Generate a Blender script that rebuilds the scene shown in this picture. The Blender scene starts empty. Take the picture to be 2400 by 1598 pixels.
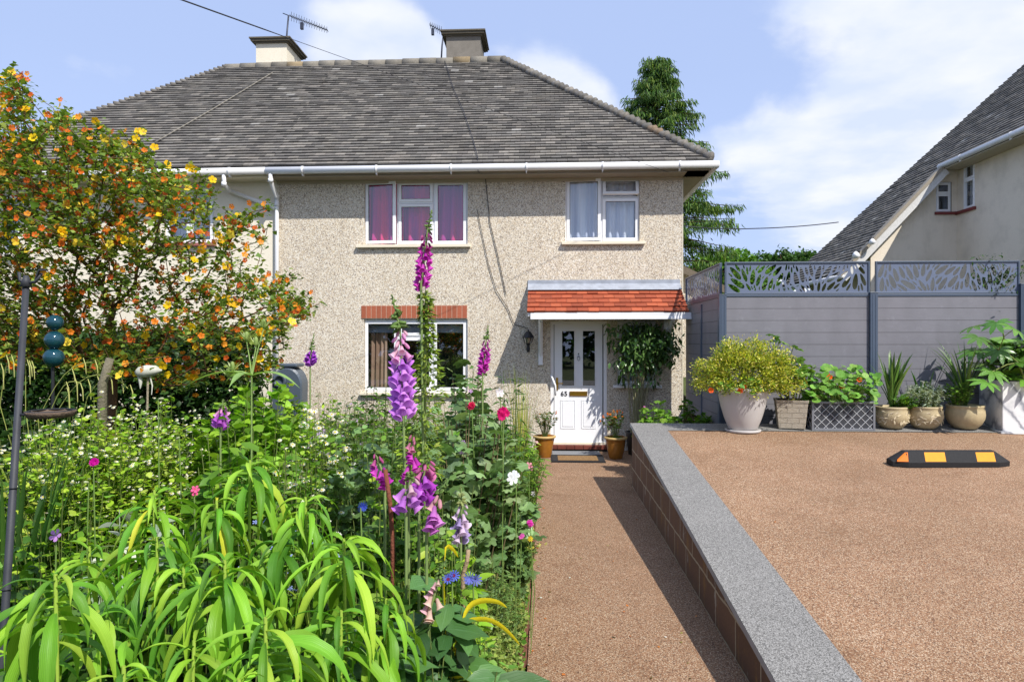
import bpy, math, random
import numpy as np
from mathutils import Vector, Matrix
R = math.radians
random.seed(7); rng = np.random.default_rng(11)
scene = bpy.context.scene
col = scene.collection
# ------------------------------------------------------------------ camera, sky, sun, exposure
CAMH = 1.78; YAW = math.atan(79/1600.0)
cam_d = bpy.data.cameras.new('camera'); cam = bpy.data.objects.new('camera', cam_d); col.objects.link(cam)
cam_d.lens = 24.0; cam_d.sensor_width = 36.0; cam_d.clip_start = 0.05; cam_d.clip_end = 2000
cam.location = (0, 0, CAMH); cam.rotation_euler = (R(90), 0, YAW)
scene.camera = cam
scene.view_settings.view_transform = 'Standard'; scene.view_settings.look = 'None'
scene.view_settings.exposure = 0.22; scene.view_settings.gamma = 1.0
SUN = Vector((.546, -.68, 1.0)).normalized()
ELEV = math.asin(SUN.z); AZ = math.atan2(SUN.x, SUN.y)
w = bpy.data.worlds.new('World'); scene.world = w; w.use_nodes = True
nt = w.node_tree; nt.nodes.clear()
wo = nt.nodes.new('ShaderNodeOutputWorld'); bg = nt.nodes.new('ShaderNodeBackground')
sky = nt.nodes.new('ShaderNodeTexSky'); sky.sky_type = 'NISHITA'; sky.sun_disc = False
sky.sun_elevation = ELEV; sky.sun_rotation = AZ; sky.altitude = 100; sky.air_density = 1.0; sky.dust_density = 1.0; sky.ozone_density = 2.5
tc = nt.nodes.new('ShaderNodeTexCoord')
sep = nt.nodes.new('ShaderNodeSeparateXYZ'); nt.links.new(tc.outputs['Generated'], sep.inputs[0])
def wmath(op, a, b=None, clamp=False):
    n = nt.nodes.new('ShaderNodeMath'); n.operation = op; n.use_clamp = clamp
    for i, v in enumerate((a, b)):
        if v is None: continue
        if isinstance(v, (int, float)): n.inputs[i].default_value = v
        else: nt.links.new(v, n.inputs[i])
    return n.outputs[0]
# cloud layer seen in perspective: direction divided by its height
zc = wmath('ADD', wmath('MAXIMUM', sep.outputs[2], 0.0), 0.16)
cx = wmath('DIVIDE', sep.outputs[0], zc); cy = wmath('DIVIDE', sep.outputs[1], zc)
comb = nt.nodes.new('ShaderNodeCombineXYZ'); nt.links.new(cx, comb.inputs[0]); nt.links.new(cy, comb.inputs[1])
mp = nt.nodes.new('ShaderNodeMapping'); nt.links.new(comb.outputs[0], mp.inputs[0]); mp.inputs['Location'].default_value = (2.3, 1.1, 0)
n1 = nt.nodes.new('ShaderNodeTexNoise'); n1.inputs['Scale'].default_value = 0.85; n1.inputs['Detail'].default_value = 7; n1.inputs['Roughness'].default_value = .55
n1.inputs['Distortion'].default_value = .25
nt.links.new(mp.outputs[0], n1.inputs['Vector'])
# more cloud towards the east (right) side of the sky
bias = wmath('MULTIPLY', sep.outputs[0], 0.32)
dens = wmath('ADD', n1.outputs['Fac'], bias)
def cdir(px, py):
    u=(px-1200)/1600; v=(799-py)/1600; s_,c_=math.sin(YAW),math.cos(YAW); d=Vector((-s_+u*c_, c_+u*s_, v)); return d.normalized()
for px_,py_,rad_,st_ in ((760,60,.085,.24),(880,95,.075,.24),(980,125,.05,.22),(1240,170,.085,.26),(1350,215,.06,.2),(190,150,.055,.30),(330,185,.055,.26),(60,120,.05,.2),(560,0,.05,.08),(250,-80,.25,-.16),(1500,60,.2,-.10),(1800,330,.16,.12),(2050,250,.14,.12),(2150,40,.16,-.07),(1750,90,.12,-.06),(480,-250,.3,-.1),(80,20,.10,-.10)):
    dt=nt.nodes.new('ShaderNodeVectorMath'); dt.operation='DISTANCE'; nt.links.new(tc.outputs['Generated'],dt.inputs[0]); dt.inputs[1].default_value=cdir(px_,py_)
    g_=nt.nodes.new('ShaderNodeMapRange'); g_.interpolation_type='SMOOTHSTEP'; nt.links.new(dt.outputs['Value'],g_.inputs[0]); g_.inputs[1].default_value=0; g_.inputs[2].default_value=rad_*1.7; g_.inputs[3].default_value=st_; g_.inputs[4].default_value=0
    dens=wmath('ADD',dens,g_.outputs[0])
n2 = nt.nodes.new('ShaderNodeTexNoise'); n2.inputs['Scale'].default_value=9; n2.inputs['Detail'].default_value=6; nt.links.new(tc.outputs['Generated'],n2.inputs['Vector'])
dens=wmath('ADD',dens,wmath('MULTIPLY',wmath('SUBTRACT',n2.outputs['Fac'],.5),.34))
mr = nt.nodes.new('ShaderNodeMapRange'); nt.links.new(dens, mr.inputs[0])
mr.inputs[1].default_value = .52; mr.inputs[2].default_value = .68; mr.inputs[3].default_value = 0.0; mr.inputs[4].default_value = .88; mr.interpolation_type = 'SMOOTHSTEP'
hz = nt.nodes.new('ShaderNodeMapRange'); nt.links.new(sep.outputs[2], hz.inputs[0])
hz.inputs[1].default_value = 0.0; hz.inputs[2].default_value = .35; hz.inputs[3].default_value = .9; hz.inputs[4].default_value = .75
mxh = nt.nodes.new('ShaderNodeMixRGB'); nt.links.new(hz.outputs[0], mxh.inputs[0]); nt.links.new(sky.outputs[0], mxh.inputs[1]); mxh.inputs[2].default_value = (5.1, 6.4, 9.9, 1)
mx = nt.nodes.new('ShaderNodeMixRGB'); nt.links.new(mr.outputs[0], mx.inputs[0]); nt.links.new(mxh.outputs[0], mx.inputs[1]); cn=nt.nodes.new('ShaderNodeMixRGB'); n3=nt.nodes.new('ShaderNodeTexNoise'); n3.inputs['Scale'].default_value=3.2; n3.inputs['Detail'].default_value=5; nt.links.new(mp.outputs[0],n3.inputs['Vector']); m3=nt.nodes.new('ShaderNodeMapRange'); nt.links.new(n3.outputs['Fac'],m3.inputs[0]); m3.inputs[1].default_value=.38; m3.inputs[2].default_value=.62; nt.links.new(m3.outputs[0],cn.inputs[0]); cn.inputs[1].default_value=(6.6,7.4,9.2,1); cn.inputs[2].default_value=(8.7,8.9,9.4,1); nt.links.new(cn.outputs[0],mx.inputs[2])
nt.links.new(mx.outputs[0], bg.inputs[0]); bg.inputs[1].default_value = 0.098
nt.links.new(bg.outputs[0], wo.inputs[0])
sun_d = bpy.data.lights.new('sun', 'SUN'); sun_d.energy = 5.0; sun_d.angle = R(.5); sun_d.color = (1, .96, .89)
sun = bpy.data.objects.new('sun', sun_d); col.objects.link(sun)
sun.rotation_euler = (-SUN).to_track_quat('-Z', 'Y').to_euler(); sun.location = (10, -14, 25)

# ------------------------------------------------------------------ helpers
CY, SY = math.cos(YAW), math.sin(YAW)
def at(px, py, Y):
    u = (px-1200)/1600; v = (799-py)/1600
    dy = CY+u*SY; t = Y/dy
    return np.array(((-SY+u*CY)*t, Y, CAMH+v*t))
def atd(px, py, d):
    u = (px-1200)/1600; v = (799-py)/1600
    return np.array(((-SY+u*CY)*d, (CY+u*SY)*d, CAMH+v*d))
def s2l(c): return tuple((x/12.92 if x <= .04045 else ((x+.055)/1.055)**2.4) for x in [k/255 for k in c])
def C(r, g, b): return np.array(s2l((r, g, b)))
class MB:
    def __init__(s): s.V=[]; s.L=[]; s.N=[]; s.K=[]; s.U=[]; s.S=[]; s.nv=0
    def add(s, v, f, c=(1,1,1), uv=None, smooth=False):
        v = np.asarray(v, float); s.V.append(v)
        for k in f:
            s.L.append(np.array(k)+s.nv); s.N.append([len(k)]); s.K.append(np.tile(c, (len(k), 1)))
            s.U.append(np.zeros((len(k), 2)) if uv is None else np.asarray(uv)[list(k)]); s.S.append([smooth])
        s.nv += len(v)
    def box(s, x0, x1, y0, y1, z0, z1, c=(1,1,1), M=None):
        v = [(x, y, z) for x in (x0, x1) for y in (y0, y1) for z in (z0, z1)]
        if M is not None: v = [tuple(M @ Vector(p)) for p in v]
        s.add(v, [(0,1,3,2),(4,6,7,5),(0,4,5,1),(2,3,7,6),(0,2,6,4),(1,5,7,3)], c)
    def quad(s, a, b, c_, d, c=(1,1,1), uv=((0,0),(1,0),(1,1),(0,1))): s.add([a,b,c_,d], [(0,1,2,3)], c, uv)
    def inst(s, T, A, P, cols, smooth=True):
        """many copies of a template; A (k,3,3) columns = axes, P (k,3)"""
        k = len(P)
        if k == 0: return
        v = np.einsum('kij,nj->kni', A, T['v'])+P[:, None, :]
        n = len(T['v']); s.V.append(v.reshape(-1, 3))
        lf = T['l']; m = len(lf)
        L = (lf[None, :]+(np.arange(k)*n)[:, None]+s.nv).reshape(-1); s.L.append(L)
        s.N.append(np.tile(T['n'], k)); cols = np.asarray(cols)
        s.K.append(np.repeat(cols, m, axis=0)); s.U.append(np.tile(T['uv'][lf], (k, 1))); s.S.append(np.full(len(T['n'])*k, smooth))
        s.nv += k*n
    def tube(s, pts, rad, n=6, c=(1,1,1), cap=False):
        pts = [np.asarray(p, float) for p in pts]; m = len(pts)
        if isinstance(rad, (int, float)): rad = [rad]*m
        V = []; prev = None
        for i in range(m):
            d = pts[min(i+1, m-1)]-pts[max(i-1, 0)]; d = d/(np.linalg.norm(d)+1e-9)
            if prev is None:
                a = np.array((0, 0, 1.)) if abs(d[2]) < .9 else np.array((1., 0, 0))
            else: a = prev
            x = np.cross(np.cross(d, a), d); x /= np.linalg.norm(x)+1e-9; prev = x; y = np.cross(d, x)
            for j in range(n):
                t = 2*math.pi*j/n; V.append(pts[i]+rad[i]*(math.cos(t)*x+math.sin(t)*y))
        F = [(i*n+j, i*n+(j+1)%n, (i+1)*n+(j+1)%n, (i+1)*n+j) for i in range(m-1) for j in range(n)]
        if cap: F += [tuple(range(n))[::-1], tuple((m-1)*n+j for j in range(n))]
        uv = np.array([(j/n, i/(m-1)) for i in range(m) for j in range(n)])
        s.add(V, F, c, uv, True)
    def lathe(s, prof, n=32, c=(1,1,1), o=(0,0,0), smooth=True, wob=None):
        V = []; m = len(prof)
        for r, z in prof:
            for j in range(n):
                t = 2*math.pi*j/n; rr = r if wob is None else r*wob(t, z)
                V.append((o[0]+rr*math.cos(t), o[1]+rr*math.sin(t), o[2]+z))
        F = [(i*n+j, i*n+(j+1)%n, (i+1)*n+(j+1)%n, (i+1)*n+j) for i in range(m-1) for j in range(n)]
        uv = np.array([(j/n, p[1]) for p in prof for j in range(n)])
        s.add(V, F, c, uv, smooth)
    def ribbon(s, pts, wid, side, c=(1,1,1), fold=.2, c2=None):
        """leaf blade along pts; wid list; side = sideways vectors"""
        pts = np.asarray(pts, float); m = len(pts); V = []; UV = []
        for i in range(m):
            d = pts[min(i+1, m-1)]-pts[max(i-1, 0)]; d = d/(np.linalg.norm(d)+1e-9)
            sd = np.asarray(side[i] if np.ndim(side) > 1 else side, float); sd = sd-d*np.dot(sd, d); sd /= np.linalg.norm(sd)+1e-9
            up = np.cross(sd, d)
            for j, a in enumerate((-1, -.5, 0, .5, 1)):
                V.append(pts[i]+sd*a*wid[i]*.5+up*abs(a)*wid[i]*fold); UV.append((.5+a*.5, i/(m-1)))
        F = [(i*5+j, i*5+j+1, (i+1)*5+j+1, (i+1)*5+j) for i in range(m-1) for j in range(4)]
        s.add(V, F, c, UV, True)
    def build(s, name, mat, parent=None, label=None, bevel=0, kind=None):
        me = bpy.data.meshes.new(name)
        V = np.concatenate(s.V).astype(np.float32); L = np.concatenate([np.asarray(a).reshape(-1) for a in s.L]).astype(np.int32)
        N = np.concatenate([np.asarray(a).reshape(-1) for a in s.N]).astype(np.int32); K = np.concatenate(s.K); U = np.concatenate(s.U)
        S = np.concatenate([np.asarray(a).reshape(-1) for a in s.S])
        me.vertices.add(len(V)); me.vertices.foreach_set('co', V.reshape(-1))
        me.loops.add(len(L)); me.loops.foreach_set('vertex_index', L)
        me.polygons.add(len(N)); st = np.zeros(len(N), np.int32); st[1:] = np.cumsum(N)[:-1]
        me.polygons.foreach_set('loop_start', st)
        me.polygons.foreach_set('use_smooth', S.astype(bool))
        me.update(calc_edges=True)
        a = me.color_attributes.new('col', 'FLOAT_COLOR', 'CORNER')
        a.data.foreach_set('color', np.concatenate([K, np.ones((len(K), 1))], 1).astype(np.float32).reshape(-1))
        uvl = me.uv_layers.new(name='uv'); uvl.data.foreach_set('uv', U.astype(np.float32).reshape(-1))
        me.validate()
        me.materials.append(mat)
        o = bpy.data.objects.new(name, me); col.objects.link(o)
        if parent is not None: o.parent = parent
        if label: o['label'] = label
        if kind: o['kind'] = kind
        if bevel:
            b = o.modifiers.new('bevel', 'BEVEL'); b.width = bevel; b.segments = 2; b.limit_method = 'ANGLE'; b.angle_limit = R(40)
        return o
def tag(o, label=None, cat=None, group=None, kind=None):
    if label: o['label'] = label
    if cat: o['category'] = cat
    if group: o['group'] = group
    if kind: o['kind'] = kind
    return o
def empty(name, loc, label, cat, group=None):
    o = bpy.data.objects.new(name, None); col.objects.link(o); o.location = loc; o.empty_display_size = .1
    return tag(o, label, cat, group)
def copy_tree(o, parent=None):
    c = o.copy(); col.objects.link(c)
    if parent is not None: c.parent = parent
    for ch in list(o.children): copy_tree(ch, c)
    return c
def tmpl(v, f, uv=None):
    v = np.array(v, float)
    return dict(v=v, l=np.concatenate([np.array(k) for k in f]), n=np.array([len(k) for k in f]), uv=np.zeros((len(v), 2)) if uv is None else np.array(uv, float))
def T_leaf(w=.4, n=4, fold=.25, curl=.25, peak=.4, wave=0.):
    v=[]; uv=[]
    for i in range(n+1):
        t=i/n; ww = w*.5*max(.03, (math.sin(math.pi*t**(math.log(.5)/math.log(peak))))**.8)
        for a in (-1,0,1): v.append((a*ww, t, -curl*t*t+abs(a)*ww*fold+ (wave*math.sin(t*9+a)*ww if a else 0))); uv.append((.5+a*.5, t))
    f=[(i*3+j,i*3+j+1,(i+1)*3+j+1,(i+1)*3+j) for i in range(n) for j in range(2)]
    return tmpl(v,f,uv)
def T_lobed(L=5, dep=.35, k=3, w=1.0, cup=.15):
    v=[(0,.4,0)]; uv=[(.5,.4)]; m=L*k+1
    for i in range(m):
        a=-2.75+5.5*i/(m-1); ph=(i%k)/k; r=(1-dep*abs(math.cos(math.pi*(i/k)))) if k>1 else 1
        r*=.56*(1.0-.12*abs(a)/2.75)
        x=r*math.sin(a)*w; y=.42+r*math.cos(a)
        v.append((x,y,-cup*(x*x+(y-.4)**2)*2+.04*math.cos(i*2.1))); uv.append((.5+x*.8,y))
    v.append((0,0,-.02)); uv.append((.5,0))
    m2=len(v)-1
    f=[(0,i+1,i) for i in range(1,m)]+[(0,1,m2),(0,m2,m)]
    return tmpl(v,f,uv)
def T_round(n=10, cup=.2):
    v=[(0,0,-cup*.3)]+[(.5*math.cos(2*math.pi*i/n)*(1+.06*math.sin(3*i)), .5*math.sin(2*math.pi*i/n), .05*math.sin(i*2.4)) for i in range(n)]
    return tmpl(v,[(0,1+i,1+(i+1)%n) for i in range(n)],[(.5,.5)]+[(.5+.5*math.cos(2*math.pi*i/n),.5+.5*math.sin(2*math.pi*i/n)) for i in range(n)])
def T_flower(p=5, cup=.35, w=.55, n=2):
    """petals radiating in the xy plane, z outwards"""
    v=[];f=[];uv=[]
    for k in range(p):
        a=2*math.pi*k/p; ca,sa=math.cos(a),math.sin(a); b=len(v)
        for t,ww in ((.05,.06),(.3,w*.5),(.42,w*.55),(.52,w*.2)):
            for s_ in (-1,1):
                x=t; y=s_*ww*.5; z=cup*t*(1.3-t)+.02*s_
                v.append((x*ca-y*sa,x*sa+y*ca,z)); uv.append((.5+s_*.5,t*2))
        f+=[(b+2*i,b+2*i+2,b+2*i+3,b+2*i+1) for i in range(3)]
    return tmpl(v,f,uv)
def T_bell(n=10, closed=False):
    """foxglove bell: mouth at +y, stalk end at origin, length 1"""
    prof=[(.03,0),(.13,.06),(.17,.2),(.20,.45),(.25,.7),(.28,.84),(.38,.96),(.47,1.0)] if not closed else [(.03,0),(.14,.08),(.2,.3),(.22,.6),(.19,.85),(.08,1.0),(.0,1.02)]
    v=[];uv=[]
    for i,(r,y) in enumerate(prof):
        for j in range(n):
            t=2*math.pi*j/n; lip=0
            if not closed and i>=6: lip=.12*max(0,-math.sin(t))
            v.append((r*math.cos(t)*1.05,y+lip+.03*math.cos(2*t)*(i>5),r*math.sin(t)-.02*y)); uv.append((j/n,y))
    m=len(prof)
    f=[(i*n+j,(i+1)*n+j,(i+1)*n+(j+1)%n,i*n+(j+1)%n) for i in range(m-1) for j in range(n)]
    return tmpl(v,f,uv)
def frames(D, up=None, roll=.6, size=1.0, rg=rng):
    D=np.asarray(D,float); k=len(D); D=D/(np.linalg.norm(D,axis=1)[:,None]+1e-9)
    upv=np.tile((0,0,1.),(k,1)) if up is None else np.asarray(up,float)
    upv=upv+rg.normal(0,roll*.6,(k,3))
    X=np.cross(D,upv); X/=np.linalg.norm(X,axis=1)[:,None]+1e-9; Z=np.cross(X,D)
    A=np.stack([X,D,Z],axis=2); s_=np.broadcast_to(size,(k,)).reshape(k,1,1)
    return A*s_
def pick(cols, k, jit=.12, rg=rng):
    cols=np.array(cols); c=cols[rg.integers(0,len(cols),k)]
    return np.clip(c*(1+rg.normal(0,jit,(k,1)))*(1+rg.normal(0,jit*.35,(k,3))),0.002,.98)
LEAF=T_leaf(.42); LEAFW=T_leaf(.62,4,.2,.2,.42,.2); LEAFN=T_leaf(.2,4,.2,.35,.45); LOBE=T_lobed(5,.38,3); LOBE7=T_lobed(7,.28,3,1.0); LOBE3=T_lobed(3,.3,3,.8)
ROUND=T_round(); FL5=T_flower(5,.35,.62); FL5F=T_flower(5,.12,.5); DAISY=T_flower(9,.05,.3); BELL=T_bell(); BUD=T_bell(8,True)
TINY=tmpl([(-.5,0,0),(0,-.15,.05),(.5,.1,0),(.1,1,-.1),(-.3,.7,.02)],[(0,1,2,3,4)],[(0,0),(.5,0),(1,0),(.5,1),(0,.7)])
NEED=T_leaf(.1,2,.1,.1,.5)

# ------------------------------------------------------------------ materials
def mat(name):
    m=bpy.data.materials.new(name); m.use_nodes=True; n=m.node_tree; n.nodes.clear()
    out=n.nodes.new('ShaderNodeOutputMaterial'); p=n.nodes.new('ShaderNodeBsdfPrincipled'); n.links.new(p.outputs[0],out.inputs[0])
    return m,n,p,out
def N(n,t,**kw):
    k=n.nodes.new(t)
    for a,b in kw.items():
        if a.startswith('i_'): k.inputs[a[2:].replace('_',' ')].default_value=b
        else: setattr(k,a,b)
    return k
def ramp(n,src,stops,interp='LINEAR'):
    r=n.nodes.new('ShaderNodeValToRGB'); r.color_ramp.interpolation=interp; e=r.color_ramp.elements
    while len(e)<len(stops): e.new(.5)
    for i,(p,c) in enumerate(stops): e[i].position=p; e[i].color=tuple(c)+(1,) if len(c)==3 else c
    n.links.new(src,r.inputs[0]); return r.outputs[0]
def mixc(n,f,a,b,mode='MIX'):
    m=n.nodes.new('ShaderNodeMixRGB'); m.blend_type=mode
    for i,v in enumerate((f,a,b)):
        if isinstance(v,(int,float)): m.inputs[i].default_value=v
        elif isinstance(v,(tuple,np.ndarray,list)): m.inputs[i].default_value=tuple(v)[:3]+(1,)
        else: n.links.new(v,m.inputs[i])
    return m.outputs[0]
def bump(n,p,h,st=.3,dist=.01):
    b=n.nodes.new('ShaderNodeBump'); b.inputs['Strength'].default_value=st; b.inputs['Distance'].default_value=dist
    n.links.new(h,b.inputs['Height']); n.links.new(b.outputs[0],p.inputs['Normal']); return b
def objco(n,sc=(1,1,1),rot=(0,0,0)):
    t=n.nodes.new('ShaderNodeTexCoord'); m=n.nodes.new('ShaderNodeMapping'); n.links.new(t.outputs['Object'],m.inputs[0])
    m.inputs['Scale'].default_value=sc; m.inputs['Rotation'].default_value=rot; return m.outputs[0]
def noise(n,vec,scale,detail=4,rough=.5,dist=0):
    k=N(n,'ShaderNodeTexNoise'); k.inputs['Scale'].default_value=scale; k.inputs['Detail'].default_value=detail; k.inputs['Roughness'].default_value=rough; k.inputs['Distortion'].default_value=dist
    n.links.new(vec,k.inputs['Vector']); return k.outputs['Fac']
def m_plain(name,c,rough=.5,metal=0,var=.08,vs=8,spec=.5,bs=0):
    m,n,p,o=mat(name); c=np.array(c); v=objco(n)
    f=noise(n,v,vs,5); cc=mixc(n,f,c*(1-var*2),np.minimum(c*(1+var*2),1)); n.links.new(cc,p.inputs['Base Color'])
    p.inputs['Roughness'].default_value=rough; p.inputs['Metallic'].default_value=metal; p.inputs['Specular IOR Level'].default_value=spec
    if bs: bump(n,p,noise(n,v,vs*12,4),bs,.004)
    return m
def m_leaf(name,trans=.35,rough=.45,vein=0.,spec=.4,nbump=0.,tt=(1.25,1.3,.6)):
    m,n,p,o=mat(name)
    a=N(n,'ShaderNodeVertexColor',layer_name='col'); c=a.outputs[0]
    v=objco(n); c=mixc(n,noise(n,v,14,3),mixc(n,1,c,(.78,.80,.8),'MULTIPLY'),mixc(n,1,c,(1.15,1.14,1.1),'MULTIPLY'))
    if vein:
        uv=N(n,'ShaderNodeUVMap',uv_map='uv'); sp=N(n,'ShaderNodeSeparateXYZ'); n.links.new(uv.outputs[0],sp.inputs[0])
        ab=N(n,'ShaderNodeMath',operation='ABSOLUTE'); sb=N(n,'ShaderNodeMath',operation='SUBTRACT'); n.links.new(sp.outputs[0],sb.inputs[0]); sb.inputs[1].default_value=.5; n.links.new(sb.outputs[0],ab.inputs[0])
        mid=ramp(n,ab.outputs[0],[(0,(1,1,1)),(.05,(0,0,0)),(1,(0,0,0))])
        # long side veins
        mu=N(n,'ShaderNodeMath',operation='MULTIPLY'); mu.inputs[1].default_value=62; n.links.new(ab.outputs[0],mu.inputs[0])
        sn=N(n,'ShaderNodeMath',operation='SINE'); n.links.new(mu.outputs[0],sn.inputs[0])
        si=ramp(n,sn.outputs[0],[(.55,(0,0,0)),(1,(1,1,1))])
        c=mixc(n,mid,c,mixc(n,1,c,(1.35,1.25,1.6),'MULTIPLY'))
        sm=N(n,'ShaderNodeMath',operation='MULTIPLY'); n.links.new(si,sm.inputs[0]); sm.inputs[1].default_value=vein
        c=mixc(n,sm.outputs[0],c,mixc(n,1,c,(.6,.66,.6),'MULTIPLY'))
        hm=N(n,'ShaderNodeMath',operation='ADD'); n.links.new(mid,hm.inputs[0]); n.links.new(si,hm.inputs[1])
        bump(n,p,hm.outputs[0],.35,.0015)
    elif nbump: bump(n,p,noise(n,v,60,3),nbump,.003)
    n.links.new(c,p.inputs['Base Color']); p.inputs['Roughness'].default_value=rough; p.inputs['Specular IOR Level'].default_value=spec
    if trans:
        tr=N(n,'ShaderNodeBsdfTranslucent'); n.links.new(mixc(n,1,c,tt,'MULTIPLY'),tr.inputs[0])
        ms=N(n,'ShaderNodeMixShader'); ms.inputs[0].default_value=trans; n.links.new(p.outputs[0],ms.inputs[1]); n.links.new(tr.outputs[0],ms.inputs[2]); n.links.new(ms.outputs[0],o.inputs[0])
    return m
LF=m_leaf('leaf',.35,.5,0,.3,.3); LFG=m_leaf('glossy_leaf',.25,.28,0,.5,.2); LFV=m_leaf('veined_leaf',.30,.45,.7,.3); PET=m_leaf('petal',.4,.6,0,.2,0.,(1.1,1.05,1.1)); STM=m_leaf('stem',0,.6,0,.3)
LFB=m_leaf('broad_leaf',.28,.42,.3,.4)
def m_speckle(name,cols,scale,rough=.8,bs=.6,bd=.006,macro=.12,mscale=.7,tint=(.55,.5,.45),gap=.45):
    m,n,p,o=mat(name); v=objco(n)
    vo=N(n,'ShaderNodeTexVoronoi'); vo.inputs['Scale'].default_value=scale; n.links.new(v,vo.inputs['Vector'])
    sp=N(n,'ShaderNodeSeparateColor'); n.links.new(vo.outputs['Color'],sp.inputs[0])
    k=len(cols); c=ramp(n,sp.outputs[0],[(i/k,cols[i]) for i in range(k)],'CONSTANT')
    v2=N(n,'ShaderNodeTexVoronoi'); v2.inputs['Scale'].default_value=scale*.37; n.links.new(v,v2.inputs['Vector'])
    c=mixc(n,.25,c,mixc(n,1,c,ramp(n,v2.outputs['Distance'],[(0,(1.2,1.2,1.2)),(1,(.5,.5,.5))]),'MULTIPLY'))
    g=ramp(n,vo.outputs['Distance'],[(0,(1,1,1)),(.55,(.85,.85,.85)),(.9,(gap,gap*.97,gap*.93))]); c=mixc(n,1,c,g,'MULTIPLY')
    f=ramp(n,noise(n,objco(n,(1,1,.35)),mscale,7,.65),[(.35,(0,0,0)),(.7,(1,1,1))]); f2=N(n,'ShaderNodeMath',operation='MULTIPLY'); n.links.new(f,f2.inputs[0]); f2.inputs[1].default_value=macro
    c=mixc(n,f2.outputs[0],c,mixc(n,1,c,tint,'MULTIPLY'))
    n.links.new(c,p.inputs['Base Color']); p.inputs['Roughness'].default_value=rough; p.inputs['Specular IOR Level'].default_value=.25
    inv=N(n,'ShaderNodeMath',operation='SUBTRACT'); inv.inputs[0].default_value=1; n.links.new(vo.outputs['Distance'],inv.inputs[1])
    bump(n,p,inv.outputs[0],bs,bd)
    return m
PEB=m_speckle('pebbledash',[C(238,228,210),C(222,208,186),C(246,240,228),C(210,194,170),C(236,224,204),C(188,174,158),C(242,234,218),C(216,198,170),C(160,148,138),C(232,220,202)],84,.85,.45,.005,.6,.9,(.86,.845,.83),.68)
GRAV=m_speckle('resin_gravel',[C(160,128,99),C(142,104,77),C(184,158,130),C(124,91,69),C(151,115,86),C(171,137,106),C(98,76,62),C(200,178,152),C(154,113,84)],200,.75,.4,.003,.75,.5,(.80,.77,.76),.6)
def stain(m,scale,lo,hi,amt,tint,loc,sc=(1,1,1)):
    n=m.node_tree; p=[k for k in n.nodes if k.type=='BSDF_PRINCIPLED'][0]; src=p.inputs['Base Color'].links[0].from_socket
    t=N(n,'ShaderNodeTexCoord'); mp_=N(n,'ShaderNodeMapping'); n.links.new(t.outputs['Object'],mp_.inputs[0]); mp_.inputs['Location'].default_value=loc; mp_.inputs['Scale'].default_value=sc
    f=ramp(n,noise(n,mp_.outputs[0],scale,8,.62,.6),[(lo,(0,0,0)),(hi,(amt,amt,amt))]); n.links.new(mixc(n,f,src,mixc(n,1,src,tint,'MULTIPLY')),p.inputs['Base Color'])
stain(GRAV,.55,.50,.66,.8,(1.22,1.22,1.24),(3,7,0)); stain(GRAV,1.7,.53,.68,.75,(.80,.76,.72),(9,1,0)); stain(GRAV,6,.60,.72,.35,(.8,.78,.75),(2,2,0))
GRAN=m_speckle('granite_resin',[C(150,148,145),C(132,130,127),C(168,166,163),C(112,111,108),C(140,138,135),C(158,156,153),C(98,97,95)],200,.75,.35,.003,.6,.9,(.82,.82,.83),.6)
WHITE=m_plain('white_upvc',C(236,236,238),.3,0,.015,3,.5); GUT=m_plain('white_gutter',C(226,226,228),.35,0,.03,2)
CREAMT=m_plain('cream_paint',C(222,212,190),.6,0,.03,4)
def m_wallpaint(name,c,stain=.3):
    m,n,p,o=mat(name); v=objco(n); c=np.array(c)
    cc=mixc(n,ramp(n,noise(n,v,1.6,7,.65),[(.45,(0,0,0)),(.75,(stain,stain,stain))]),c,c*np.array((.42,.41,.38)))
    cc=mixc(n,.15,cc,ramp(n,noise(n,v,40,3),[(.3,(.6,.6,.6)),(.7,(1,1,1))]),'MULTIPLY')
    n.links.new(cc,p.inputs['Base Color']); p.inputs['Roughness'].default_value=.85; p.inputs['Specular IOR Level'].default_value=.2
    bump(n,p,noise(n,v,90,4),.4,.006); return m
CREAM=m_wallpaint('cream_render',C(228,219,200),.12); CREAM2=m_wallpaint('stained_render',C(232,220,202),.4); CHIMG=m_wallpaint('grey_render',C(128,122,114),.7)
def m_attr(name,rough=.8,spec=.2,ns=30,amt=.35,bs=.5,bd=.005,lichen=False):
    m,n,p,o=mat(name); a=N(n,'ShaderNodeVertexColor',layer_name='col'); v=objco(n)
    c=mixc(n,noise(n,v,ns,5,.65),mixc(n,1,a.outputs[0],(1-amt,1-amt,1-amt),'MULTIPLY'),mixc(n,1,a.outputs[0],(1+amt,1+amt,1+amt),'MULTIPLY'))
    if lichen:
        f=ramp(n,noise(n,objco(n,(1.0,1.0,2.6)),7,6,.7),[(.60,(0,0,0)),(.74,(.45,.45,.45))])
        c=mixc(n,f,c,C(186,182,172)); f=ramp(n,noise(n,v,1.3,4,.6),[(.58,(0,0,0)),(.8,(.22,.22,.22))]); c=mixc(n,f,c,C(120,108,90))
    n.links.new(c,p.inputs['Base Color']); p.inputs['Roughness'].default_value=rough; p.inputs['Specular IOR Level'].default_value=spec
    bump(n,p,noise(n,v,ns*2,4),bs,bd); return m
TILE=m_attr('roof_tile',.85,.2,22,.4,.6,.006,True); RTILE=m_attr('red_tile',.7,.3,18,.15,.3,.003); BARK=m_attr('bark',.9,.1,40,.35,.8,.01)
TERR=m_attr('ceramic',.6,.3,25,.22,.4,.004); GLAZ=m_attr('glazed_ceramic',.2,.6,16,.35,.1,.003)
BRICKM=m_attr('brick',.85,.2,40,.2,.4,.004)
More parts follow.
